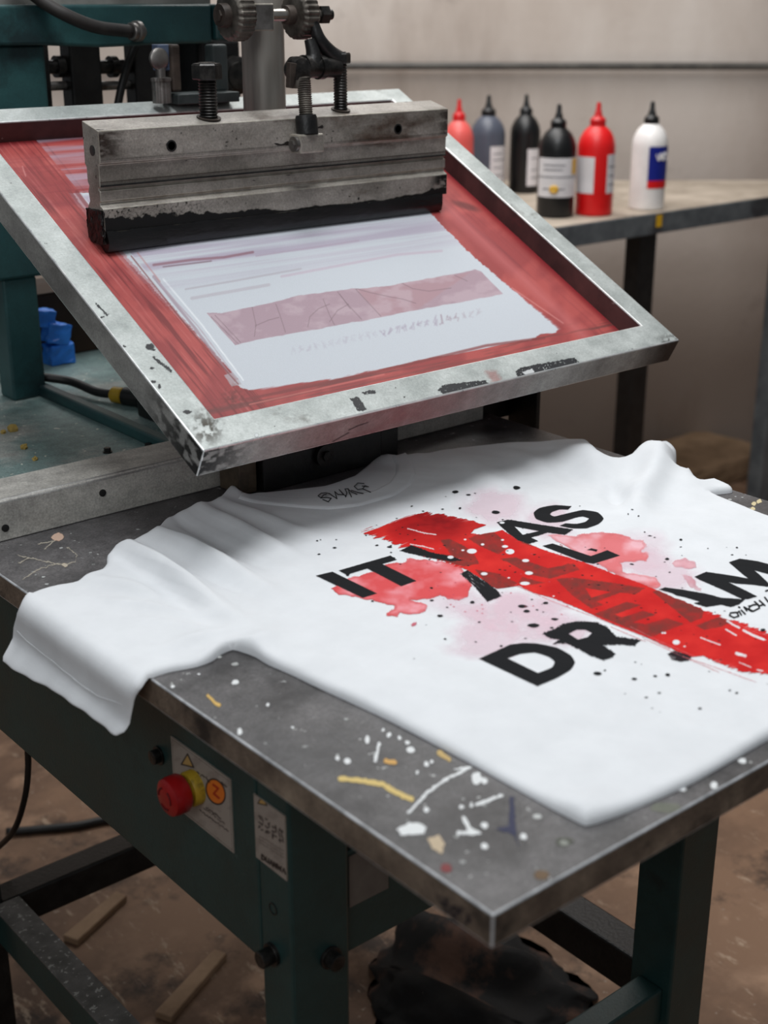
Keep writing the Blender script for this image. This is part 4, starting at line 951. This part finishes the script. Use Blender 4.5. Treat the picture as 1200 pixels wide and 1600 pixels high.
# ---- print
K_ = (.105,.11,.12)
def z4(p): return Z(p, 2.857, 480, 760)
def z7(p): return Z(p, 2.609, 740, 780)
def zm(p): return Z(p, 6, 1000, 840)
def rnd(p, i0, i1):
    return p[:i0] + resample(p[i0:i1], 1.5, False) + p[i1:]
def paint_print(u, v, a, b):
    SH = (.875,.885,.895); pt = Paint(len(u), SH, True)
    nx_ = (fbm(u*.05,v*.07)-.5); ny_ = (fbm(u*.05+40,v*.07+9)-.5); fine = fbm(u*.6,v*.9)-.5
    # pale pink wash
    for cx, cy, rx, ry, al in ((800,960,120,55,.75),(760,1000,90,40,.5),(880,985,70,35,.55),(700,930,80,40,.3),(960,870,110,38,.6),(1040,900,70,35,.5),(770,790,70,40,.5),(860,815,60,40,.5),(1000,850,70,30,.3)):
        e = 1-np.hypot((u-cx)/rx,(v-cy)/ry); n_ = fbm(u*.03+cx,v*.05)
        pt.put((.93,.80,.845), np.clip(e*1.6+ (n_-.5)*2.2,0,1)*np.clip(e*2,0,1)*al*.8)
    # watercolour blots
    uu = u+nx_*16+fine*2; vv = v+ny_*10+fine*1.5
    wc1 = z4([(118,455),(150,425),(200,400),(300,385),(350,350),(430,340),(450,328),(520,318),(620,335),(680,360),(715,400),(722,450),(712,490),(650,505),(590,482),(560,495),(520,500),(470,505),(520,525),(528,550),(480,565),(410,562),(400,575),(350,578),(345,565),(385,545),(395,530),(350,515),(290,508),(230,500),(150,480)])
    wc2 = z7([(300,150),(420,148),(540,138),(600,140),(650,160),(705,165),(700,190),(690,210),(722,228),(710,248),(640,250),(590,262),(600,300),(680,312),(750,320),(765,345),(740,362),(640,340),(560,300),(450,240)])
    wc3 = z7([(815,262),(830,250),(870,247),(905,258),(910,270),(880,280),(830,278)])
    wc4 = z4([(465,618),(480,608),(497,610),(495,620),(475,628)])
    wc5 = z7([(850,315),(900,318),(905,350),(930,360),(920,372),(880,350)])
    for p, lo, hi, al in ((wc1,(.86,.33,.34),(.93,.62,.65),.95),(wc2,(.88,.45,.46),(.94,.72,.75),.85),(wc3,(.89,.62,.66),(.92,.72,.75),.8),(wc4,(.78,.35,.42),(.85,.5,.55),.9),(wc5,(.84,.5,.55),(.93,.8,.83),.5)):
        sd = sdpoly(uu,vv,p,30); n_ = np.clip((fbm(u*.022+3,v*.04+7)-.34)*3.2,0,1)
        col = np.array(lo)[None]*(1-n_[:,None])+np.array(hi)[None]*n_[:,None]
        rim = np.clip(1-np.abs(sd+1.5)/2.5,0,1)[:,None]*.45; col = col*(1-rim)+np.array(lo)[None]*.9*rim
        pt.put(col, AA(sd,1.6)*al)
    # red brush stroke
    R0 = z4([(245,207),(300,185),(370,160),(430,135),(500,122),(580,122),(650,133),(740,155),(797,172),(745,192),(728,212),(775,215),(835,203),(872,193)])
    R1 = z7([(120,126),(180,165),(290,208),(450,257),(560,300),(700,350),(850,415),(1000,475),(1100,505),(1200,545),(1330,600),(1460,640),(1500,690),(1440,740),(1320,735),(1200,715),(1100,708),(1000,668),(940,640),(880,642),(800,605),(700,560),(560,505),(440,450),(330,405),(240,380),(185,352)])
    R2 = z4([(930,445),(850,455),(760,430),(715,375),(640,345),(540,305),(440,270),(350,240),(285,220)])
    e = (fbm(u*.9+v*.25, v*.12)-.5)*13 if False else (fbm((u*.35+v)*.42,(u-v)*.03)-.5)*13
    start = np.clip((760-u)/120,0,1)+np.clip((u-1040)/100,0,1)*.6+.14
    sd = sdpoly(u,v,R0+R1+R2,30) + e*np.clip(start,0,1)
    red = AA(sd,1.2)
    dn_ = np.clip(1-np.hypot((u-680)/95,(v-815)/38),0,1)
    n_ = np.clip((fbm(u*.03,v*.05)-.3)*2,0,1)[:,None]
    col = np.array((.76,.12,.12))[None]*(1-n_)+np.array((.84,.18,.16))[None]*n_
    dk_ = (dn_*np.clip(.35+fbm(u*.07,v*.2),0,1.2))[:,None]; col = col*(1-dk_)+np.array((.50,.06,.08))[None]*dk_
    pt.put(col, red)
    streak = np.clip((fbm((u*.35+v)*.55,(u-v)*.012+5)-.66)*14,0,1); edge = np.clip(1+sd/7,0,1)
    pt.put(SH, streak*red*edge*.8*np.clip(start,0,1))
    # brown overprint where letters cross the stroke
    gh = (.47,.20,.18)
    ghosts = [z4([(595,240),(635,234),(700,265),(745,300),(768,345),(700,357),(610,335),(440,285),(470,275),(560,300),(640,305),(620,275)]), z4([(720,232),(770,212),(835,205),(868,232),(885,280),(855,303),(790,275),(745,250)]),
              z4([(865,322),(930,317),(1075,365),(1190,345),(1215,372),(1085,412),(1000,395)]), z4([(750,372),(850,388),(940,432),(900,455),(850,462),(800,430)]), z4([(960,405),(1060,430),(1000,440),(940,430)]),
              z7([(112,245),(160,238),(310,290),(385,262),(425,278),(300,322),(240,300)]), z7([(335,325),(400,319),(560,340),(700,362),(660,388),(600,380),(500,418),(530,430),(480,446),(400,390)]),
              z7([(490,468),(625,418),(682,432),(575,470),(605,482),(690,455),(742,470),(650,502),(700,510),(790,485),(858,508),(722,563)]), z7([(730,378),(765,365),(940,455),(930,485),(885,503)]), z7([(905,515),(1000,480),(1060,490),(1010,520),(940,532)]), z7([(170,150),(255,178),(240,192),(200,180)])]
    holes = [z7([(455,362),(560,378),(480,402)])]
    gm = 0
    for p in ghosts: gm = np.maximum(gm, AA(sdpoly(u,v,p)+fine*2,1.5))
    for p in holes: gm = gm*(1-AA(sdpoly(u,v,p)))
    pt.put(gh, gm*red*np.clip(.78+(fbm(u*.1,v*.15)-.5)*.9,0,1)); pt.put(K_, gm*(1-red)*.0)
    # black lettering
    S_POLY = z7([(400,28),(330,24),(270,35),(245,55),(255,80),(300,95),(360,92),(415,75),(445,70),(470,78),(455,92),(420,100),(375,98),(350,108),(400,118),(460,118),(510,100),(530,78),(505,53),(445,44),(380,58),(330,70),(312,62),(320,52),(350,42),(385,42)])
    S_POLY = rnd(rnd(S_POLY, 13, 26), 0, 13)
    rough_ = fine*1.6
    def letter(p, hole=(), q=.25):
        al = AA(sdpoly(u,v,p)+rough_*q)
        for h_ in hole: al = al*(1-AA(sdpoly(u,v,h_)))
        pt.put(K_, al*(1-red*.0))
    letter(z4([(38,398),(112,380),(312,478),(248,498)]))
    letter(z4([(140,375),(372,308),(400,327),(335,346),(488,422),(420,446),(268,366),(190,390),(185,400),(176,400),(172,392)]))
    letter(z4([(412,287),(465,262),(560,296),(640,312),(700,330),(640,335),(540,318)]), q=1.5)
    letter(z4([(845,160),(900,148),(1050,172),(1187,192),(1150,216),(1075,206),(1000,228),(1032,244),(990,256),(940,240),(900,210)]), [z4([(925,178),(1035,199),(962,216)])], 1.0)
    letter(S_POLY)
    letter(z7([(280,190),(322,180),(478,232),(545,208),(597,230),(490,263),(455,258)])); letter(z7([(462,207),(480,200),(506,206),(500,214),(485,210)]))
    letter(z4([(683,390),(715,374),(790,420),(850,465),(867,490),(805,515),(740,440)]), q=1.6)
    pt.put((.82,.82,.82), AA(sdpoly(u,v,z4([(683,390),(715,374),(790,420),(850,465),(867,490),(805,515),(740,440)])),1)*np.clip((fbm((u-v*1.2)*.5,(u+v)*.06)-.63)*10,0,1)*np.clip(1-(v-905)/20,0,1)*.8)
    letter(rnd(z7([(22,650),(150,592),(200,586),(260,588),(340,605),(395,635),(413,665),(395,695),(340,728),(260,762)]), 1, 10), [rnd(z7([(138,648),(190,630),(250,625),(305,642),(330,662),(318,686),(262,708)]), 1, 7)])
    letter(z7([(278,548),(330,528),(365,508),(430,497),(500,500),(545,520),(570,548),(578,558),(682,573),(655,598),(590,592),(530,595),(578,630),(565,645),(530,657),(480,640),(430,612),(380,588),(320,590),(350,572),(310,566)]), [z7([(388,548),(420,532),(455,532),(482,545),(465,562),(425,572)])], 2.5)
    letter(z7([(790,630),(820,618),(888,640),(880,655),(850,662),(808,655),(830,645)]), q=2.5)
    pt.put((.20,.12,.15), AA(sdpoly(u,v,z7([(790,630),(820,618),(888,640),(880,655),(850,662),(808,655)]))+fine*3)*.6)
    letter(zm([(178,485),(235,466),(420,490),(620,525),(760,562),(985,578),(930,625),(850,650),(760,628),(620,650),(520,620),(400,570),(300,520)]), [zm([(340,540),(420,558),(560,600),(480,618),(420,585)])], .6)
    letter(zm([(510,366),(618,320),(800,345),(1015,382),(960,340),(832,230),(935,196),(1100,220),(1200,245),(1330,275),(1290,330),(1200,340),(1070,305),(1120,345),(1220,440),(1200,460),(1050,440),(900,430),(825,415),(960,480),(1098,550),(1020,575),(960,577),(800,500),(640,430),(560,395)]), (), .4)
    # hand lettered small words running up beside the stroke
    HS = [[(905,700),(850,705),(840,730),(880,750),(925,735),(910,705),(930,690),(950,725)],[(950,680),(985,715)],[(925,650),(935,655)],[(975,650),(1000,685)],[(985,655),(1045,690)],[(1030,640),(1020,670),(1060,690),(1120,660),(1105,625),(1060,630),(1030,645)],[(1075,600),(1120,640),(1160,625),(1120,590),(1170,635)],[(1170,560),(1200,600),(1230,590),(1215,545)],[(1180,500),(1210,490),(1260,520),(1235,560)],[(1290,480),(1330,540)],[(1270,470),(1330,450),(1350,500)]]
    for l in HS: pt.put(K_, AA(sdline(u,v,zm(l))-1.3))
    # strokes of dry brush along the lower edge
    for l in ([(640,520),(760,580),(900,640)],[(170,350),(330,420),(520,490),(700,560),(800,610)],[(850,640),(1000,690),(1150,745)],[(700,570),(850,640),(1000,705)],[(1000,480),(1060,500),(1140,540),(1200,555)],[(560,520),(700,580)]):
        pt.put((.85,.45,.47), AA(sdline(u,v,z7(l))-.5+fine*1.5,1.2)*.6)
    for l,w in (([(570,938),(640,965),(750,1005)],1.2),([(805,860),(900,915)],1.6),([(905,1085),(985,1108)],3),([(970,870),(1060,915),(1160,955)],2.4),([(930,1170),(1040,1215)],1),([(1100,1240),(1150,1250)],1.4),([(820,780),(870,815),(930,845)],2),([(1000,890),(1100,940),(1180,960)],1)):
        pt.put(SH, AA(sdline(u,v,zm(l))-w*.8+fine*1.2)*.9)
    for l in ([(450,188),(520,208),(575,215)],[(460,258),(520,268),(565,280)]): pt.put(SH, AA(sdline(u,v,z4(l))-.9+fine*2)*.85)
    # drops
    W_ = SH
    for x,y,rx,ry in ((735,289,22,11),(905,291,20,12),(790,390,15,7),(990,387,18,8),(972,433,22,8),(975,331,16,7),(640,316,14,7),(883,268,14,6),(783,259,8,5),(872,239,7,4),(695,285,7,4),(705,237,6,4),(900,408,6,3),(1100,490,5,3),(870,162,12,5)):
        pt.put(W_, AA((np.hypot((u-480-x/2.857)/(rx/2.857),(v-760-y/2.857)/(ry/2.857))-1)*ry/2.857))
    for x,y,rx,ry in ((826,583,15,10),(770,545,5,4),(780,545,5,4),(860,600,5,3),(1085,633,12,5)):
        pt.put(W_, AA((np.hypot((u-740-x/2.609)/(rx/2.609),(v-780-y/2.609)/(ry/2.609))-1)*ry/2.609))
    def drop(x, y, rx, ry): pt.put(K_, AA((np.hypot((u+nx_*6-x)/rx,(v+ny_*4-y)/ry)-1)*min(rx,ry)))
    for x,y,rx,ry in ((662,25,16,7),(720,36,8,4),(937,7,18,8),(602,99,6,3),(684,95,6,5),(843,117,19,7),(370,270,10,4),(310,264,8,3),(740,519,10,6),(593,578,13,6),(553,508,9,4),(553,453,7,4),(767,606,6,3),(615,680,6,4),(1010,619,30,10),(977,560,15,6),(960,537,19,7),(1103,592,16,5),(1065,522,12,5),(1090,630,8,4),(55,305,7,3),(125,272,8,3),(290,512,6,3),(868,713,6,4),(975,680,5,2),(45,240,4,3),(130,237,4,2),(60,236,3,2)):
        drop(480+x/2.857, 760+y/2.857, rx/2.857, ry/2.857)
    for x,y,rx,ry in ((245,513,26,8),(214,458,12,6),(200,437,17,6),(328,489,14,5),(295,425,10,5),(508,712,17,8),(657,733,11,6),(741,721,9,4),(793,716,10,6),(536,697,5,4),(1070,789,6,4),(922,854,8,4),(1180,535,11,7),(787,244,9,5),(848,164,5,4),(1072,198,5,3),(848,194,4,2),(644,264,8,3),(90,53,16,6),(670,68,4,3),(755,789,6,3),(703,808,6,3),(113,600,5,3),(955,200,3,2),(720,150,7,2),(700,135,3,2),(628,60,3,3),(1040,778,5,3)):
        drop(740+x/2.609, 780+y/2.609, rx/2.609, ry/2.609)
    r_ = random.Random(12)
    for k in range(150):
        t = r_.random(); cx = 600+t*560+r_.gauss(0,60); cy = 800+t*210+r_.gauss(0,60)
        s = r_.uniform(.5,1.5); 
        if s < 1.6: drop(cx, cy, s*1.3, s*.6)
    for k in range(40):
        cx = r_.uniform(640,900); cy = r_.uniform(850,960); pt.put((.75,.3,.36), AA(np.hypot((u-cx)/1.5,(v-cy)/.8)-1)*.7)
    return pt
def on_shirt(a, b):
    X, Y, Zv = shirt_pos(a, b, None, .0007); return X, Y, Zv
grid_obj('chest_print', on_shirt, .60, 1.12, .53, 1.045, .00078, paint_print, M['print'], ts)
def paint_swag(u, v, a, b):
    pt = Paint(len(u), (.12,.12,.13), True); z = lambda p: Z(p, 10, 480, 740)
    for l in ([(345,312),(290,300),(220,305),(170,345),(215,380),(300,372),(375,385),(330,440),(245,405)],[(215,380),(260,330),(300,320)],[(345,310),(400,350),(465,392),(430,280),(480,325),(575,330),(500,250),(550,310),(605,355)],[(600,365),(620,300),(590,240),(640,235),(660,300),(690,360)],[(640,245),(700,290),(775,322)],[(690,262),(790,295),(872,310)],[(885,155),(790,148),(735,200),(790,250),(870,235),(900,190),(955,205)],[(860,195),(930,200)],[(870,240),(930,265),(990,290)]):
        pt.put((.12,.12,.13), AA(sdline(u,v,z(l))-.75,.8)*.95)
    return pt
P0 = to_xy(488,790); P1 = to_xy(590,748)
grid_obj('neck_print', lambda a,b: shirt_pos(a, b, None, .0030), .78, .93, 1.01, 1.16, .0005, paint_swag, M['print'], ts)

# ================================================================== BENCH WITH BOTTLES
bz = .89
bn = empty('side_bench', (2.6,2.3,0), 'beige topped workbench with blue grey metal rim holding the bottles', 'workbench')
fw_ = 3.80
def on_fw(y): return ((fw_-FY*y)/FX)
polyb = [(1.85,2.052),(on_fw(2.052),2.052),(on_fw(2.85),2.85),(1.85,2.85)]
bm = B(); prism(bm, polyb, bz-.038, bz, 'z'); obj('bench_top', bm, M['benchtop'], bn)
bm = B(); box(bm, 1.85,on_fw(2.05),2.046,2.052,bz-.048,bz-.001); obj('front_rim', bm, M['bench_rim'], bn, bevel=.001)
lx = ony(985,500,2.09)[0]; lx2 = ony(1010,500,2.09)[0]
bm = B(); box(bm, lx,lx2,2.075,2.12,0,bz-.038); obj('leg', bm, M['black'], bn, bevel=.002)
bm = B(); box(bm, 1.88,1.93,2.075,2.12,0,bz-.038); obj('leg', bm, M['black'], bn, bevel=.002)
a = ony(1192,650,2.09)[0]; bm = B(); box(bm, a,a+.05,2.075,2.12,0,bz-.038); obj('leg', bm, M['bench_rim'], bn, bevel=.002)
bm = B(); box(bm, 2.36,2.39,2.78,2.82,0,bz-.038); obj('leg', bm, mat('rusty_leg', (.26,.15,.10), (.35,.21,.15), rough=.7), bn, bevel=.002)
c = ony(1030,345,2.0455); bm = B(); box(bm, c[0]-.010,c[0]+.010,2.0452,2.0458,c[2]-.014,c[2]+.014); obj('yellow_tape', bm, M['b_yellow'], bn)
def bottle(u, v, z0, R_, H_, body, cap, labels, label, mk=()):
    p = onz(u, v, z0); x, y = p[0], p[1]
    # v is the near foot of the bottle: move the axis back by its radius
    x += FX*R_; y += FY*R_
    e = empty('squeeze_bottle', (x,y,z0), label, 'bottle', 'ink bottles on the side bench')
    k = H_/.235
    bm = B(); lathe(bm, [(R_*.90,0),(R_*.98,.002),(R_,.006),(R_,.150*k),(R_*.98,.160*k),(R_*.90,.172*k),(R_*.72,.186*k),(R_*.48,.196*k),(R_*.36,.200*k),(R_*.36,.204*k)], (x,y,z0+.0003), (0,0,1), 48); obj('bottle_body', bm, body, e, smooth=50)
    bm = B(); lathe(bm, [(R_*.42,.200*k),(R_*.42,.212*k),(R_*.34,.216*k),(R_*.22,.220*k),(R_*.19,.228*k),(R_*.15,.231*k),(R_*.12,.246*k),(R_*.08,.250*k)], (x,y,z0), (0,0,1), 28); obj('nozzle_cap', bm, cap, e, smooth=40)
    base = math.atan2(-FY, -FX)     # direction towards the camera
    def patch(name, a0, a1, h0, h1, m, off=.0006, parent=e):
        bm = B(); n_ = max(4,int((a1-a0)/6)); A_ = []
        for i in range(n_+1):
            t = base + math.radians(a0+(a1-a0)*i/n_); rr = R_+off
            A_.append([bm.verts.new((x+rr*math.cos(t),y+rr*math.sin(t),z0+h_*k)) for h_ in (h0,h1)])
        for p_, q_ in zip(A_, A_[1:]): bm.faces.new([p_[0],q_[0],q_[1],p_[1]])
        return obj(name, bm, m, parent, smooth=True)
    L0 = None
    for i,(nm,a0,a1,h0,h1,m,off) in enumerate(labels):
        o = patch(nm, a0,a1,h0,h1,m,off, e if i == 0 or nm == 'label' else L0)
        if nm == 'label': L0 = o
    for l in mk:      # little written strokes (angle, height)
        bm = B(); tube(bm, [(x+(R_+.0016)*math.cos(base+math.radians(q_)), y+(R_+.0016)*math.sin(base+math.radians(q_)), z0+h_*k) for q_,h_ in l[1]], l[2], 6); obj('lettering', bm, l[0], L0 or e)
    return e
WL = M['b_whitelab']; IK = M['b_ink']
def lines(a0, a1, hs): return [('lettering',a0,a1-8*(i%2),h_,h_+.0022,IK,.0010) for i,h_ in enumerate(hs)]
bottle(716,318,bz,.036,.225,M['b_pink'],M['b_redcap'],[('label',-20,60,.03,.11,WL,.0006)]+lines(-5,45,(.05,.07,.09)),'translucent pink bottle with red nozzle partly behind the squeegee end')
bottle(762,306,bz,.043,.225,M['b_grey'],M['b_black'],[('label',5,85,.03,.125,WL,.0006)]+lines(15,60,(.05,.07,.09,.105)),'dark grey bottle with black nozzle and white side label')
bottle(820,303,bz,.038,.225,M['b_black'],M['b_black'],[('label',5,80,.02,.115,WL,.0006)]+lines(20,55,(.04,.06,.09)),'slim black bottle behind the yellow marked black bottle')
bottle(870,342,bz,.042,.230,M['b_black'],M['b_black'],[('label',-75,80,.048,.135,WL,.0006),('lettering',45,78,.098,.133,M['b_yellow'],.0010),('lettering',-75,80,.092,.094,IK,.0010)]+lines(-50,20,(.118,.108,.065)),'black bottle with wide white label bearing yellow spots',
       mk=[(M['b_yellow'],[(-12+9*math.cos(t),.066+.005*math.sin(t)) for t in (0,1.2,2.4,3.6,4.8,6.1)],.0045)])
bottle(931,339,bz,.0425,.232,M['b_red'],M['b_redcap'],[('label',-85,-12,.052,.133,WL,.0006),('label',28,88,.052,.138,WL,.0006)]+lines(35,70,(.07,.09,.11)),'bright red bottle with red nozzle and two white labels')
bottle(1014,330,bz,.041,.228,M['b_white'],M['b_black'],[('label',-12,72,.053,.150,M['b_blue'],.0006),('lettering',-12,72,.053,.071,M['b_red'],.0010)],'white bottle with blue and red label standing apart from the rest',
       mk=[(M['b_white'],[(12,.132),(20,.118),(26,.134),(30,.120)],.0016),(M['b_white'],[(34,.132),(34,.118)],.0016),(M['b_white'],[(46,.136),(40,.130),(40,.118)],.0016),(M['b_white'],[(56,.132),(50,.130),(56,.122),(50,.118)],.0016)])
# pale scrap by wall foot
sk = blob_box('folded_sack', wp(.93,3.92,.04), .20,.13,.035, M['tan'], 0, .006, 9); tag(sk, 'tan folded sack lying on the floor by the wall', 'sack')

# ================================================================== FLOOR CLUTTER
p0 = V(onz(600,1530,0)); p1 = V(onz(880,1570,0)); cen = (p0+p1)/2; d = p1-p0; L_ = d.length/2+.03; ang = math.atan2(d.y,d.x)
bm = B(); bmesh.ops.create_icosphere(bm, subdivisions=5, radius=1)
for vv in bm.verts:
    c = vv.co.copy(); n_ = float(fbm(np.array([c.x*2.3+5]),np.array([c.y*3.1+c.z*2]),5)[0]); r_ = .75+.55*n_
    wx = L_*(1+.1*c.y); vv.co = V((c.x*wx*r_, c.y*.115*r_*(1.2-.35*c.x), max(c.z*.052*r_*(1-.35*c.x)*(1+.5*math.sin(c.y*7+c.x*3)), -.0)))
bmesh.ops.rotate(bm, verts=bm.verts, cent=(0,0,0), matrix=__import__('mathutils').Matrix.Rotation(ang,3,'Z'))
bmesh.ops.translate(bm, verts=bm.verts, vec=(cen.x,cen.y,.001))
tag(obj('rag', bm, M['rag'], None, smooth=True), 'black crumpled oily rag lying on the brown floor under the table', 'rag')
fc = B(); q = [onx(42,1150,.60),onx(44,1200,.60),onx(38,1250,.60),onx(20,1300,.60)]
tube(fc, q+[onx(-15,1335,.60)], .004, 10)
tag(obj('hanging_cable', fc, M['rubber'], None, smooth=True), 'thin black cable looping down under the green side beam', 'cable')
fc = B(); tube(fc, [onz(10,1300,.008),onz(60,1296,.008),onz(120,1290,.008),onz(175,1280,.008),onz(240,1283,.008)], .0075, 10)
tag(obj('floor_cable', fc, M['rubber'], None, smooth=True), 'black cable lying on the brown floor behind the stand', 'cable')
for (ua,va,ub,vb_,nm) in ((255,1590,345,1490,'pale wooden strip on the floor nearest the green leg'),(110,1470,190,1400,'pale wooden strip on the floor near the grey stretcher')):
    a = V(onz(ua,va,.006)); b = V(onz(ub,vb_,.006)); d = (b-a).normalized(); s = V((-d.y,d.x,0))*.014
    bm = B(); z0, z1 = .0004,.012
    hexa(bm, [V((*(a-s).xy,z0)),V((*(a+s).xy,z0)),V((*(b+s*.8).xy,z0)),V((*(b-s*.8).xy,z0)),V((*(a-s).xy,z1)),V((*(a+s).xy,z1)),V((*(b+s*.8).xy,z1)),V((*(b-s*.8).xy,z1))])
    tag(obj('wooden_strip', bm, mat('dusty_wood', (.55,.44,.34), (.66,.54,.43), rough=.8, scale=20), None, bevel=.002), nm, 'wood strip', 'wooden strips on the floor')

for o in bpy.data.objects:
    if o.name.split('.')[0] in ('paint_splatter','smudge_and_reflection','ink_residue','yellow_crumbs','chest_print'): o['kind'] = 'stuff'
# ================================================================== CAMERA + LIGHT
cd = bpy.data.cameras.new('camera'); co = bpy.data.objects.new('camera', cd); COL.objects.link(co)
co.location = CAM; co.rotation_euler = (PI/2-PITCH, 0, -math.atan2(FX, FY))
cd.sensor_fit = 'HORIZONTAL'; cd.sensor_width = 36; cd.lens = 36*FPX/1200; cd.clip_start = .05
cd.dof.use_dof = True; cd.dof.focus_distance = 1.40; cd.dof.aperture_fstop = 7.5
bpy.context.scene.camera = co
def area(name, loc, tgt, sx, sy, power, col=(1,1,1)):
    l = bpy.data.lights.new(name, 'AREA'); l.shape = 'RECTANGLE'; l.size = sx; l.size_y = sy; l.energy = power; l.color = col
    o = bpy.data.objects.new(name, l); COL.objects.link(o); o.location = loc
    o.rotation_euler = (V(tgt)-V(loc)).to_track_quat('-Z','Y').to_euler(); return o
area('overhead_light', (.78,.92,2.9), (.80,.86,.85), 1.0,.8, 31, (.96,.98,1.0))
area('rear_light', (1.9,2.9,2.7), (1.0,1.3,1.0), 1.4,.7, 14, (.95,.98,1.0))
area('wall_light', (1.9,2.1,3.1), (2.9,3.0,1.1), 1.6,1.6, 52, (1.0,.97,.94))
area('front_light', (-.9,-.2,2.1), (.7,1.0,.9), 1.2,1.0, 11, (.96,.98,1.0))
w = bpy.data.worlds.new('world'); bpy.context.scene.world = w; w.use_nodes = True
w.node_tree.nodes['Background'].inputs[0].default_value = (.80,.86,.92,1); w.node_tree.nodes['Background'].inputs[1].default_value = .15
vs_ = bpy.context.scene.view_settings; vs_.view_transform = 'Standard'; vs_.look = 'None'; vs_.exposure = 0; vs_.gamma = 1
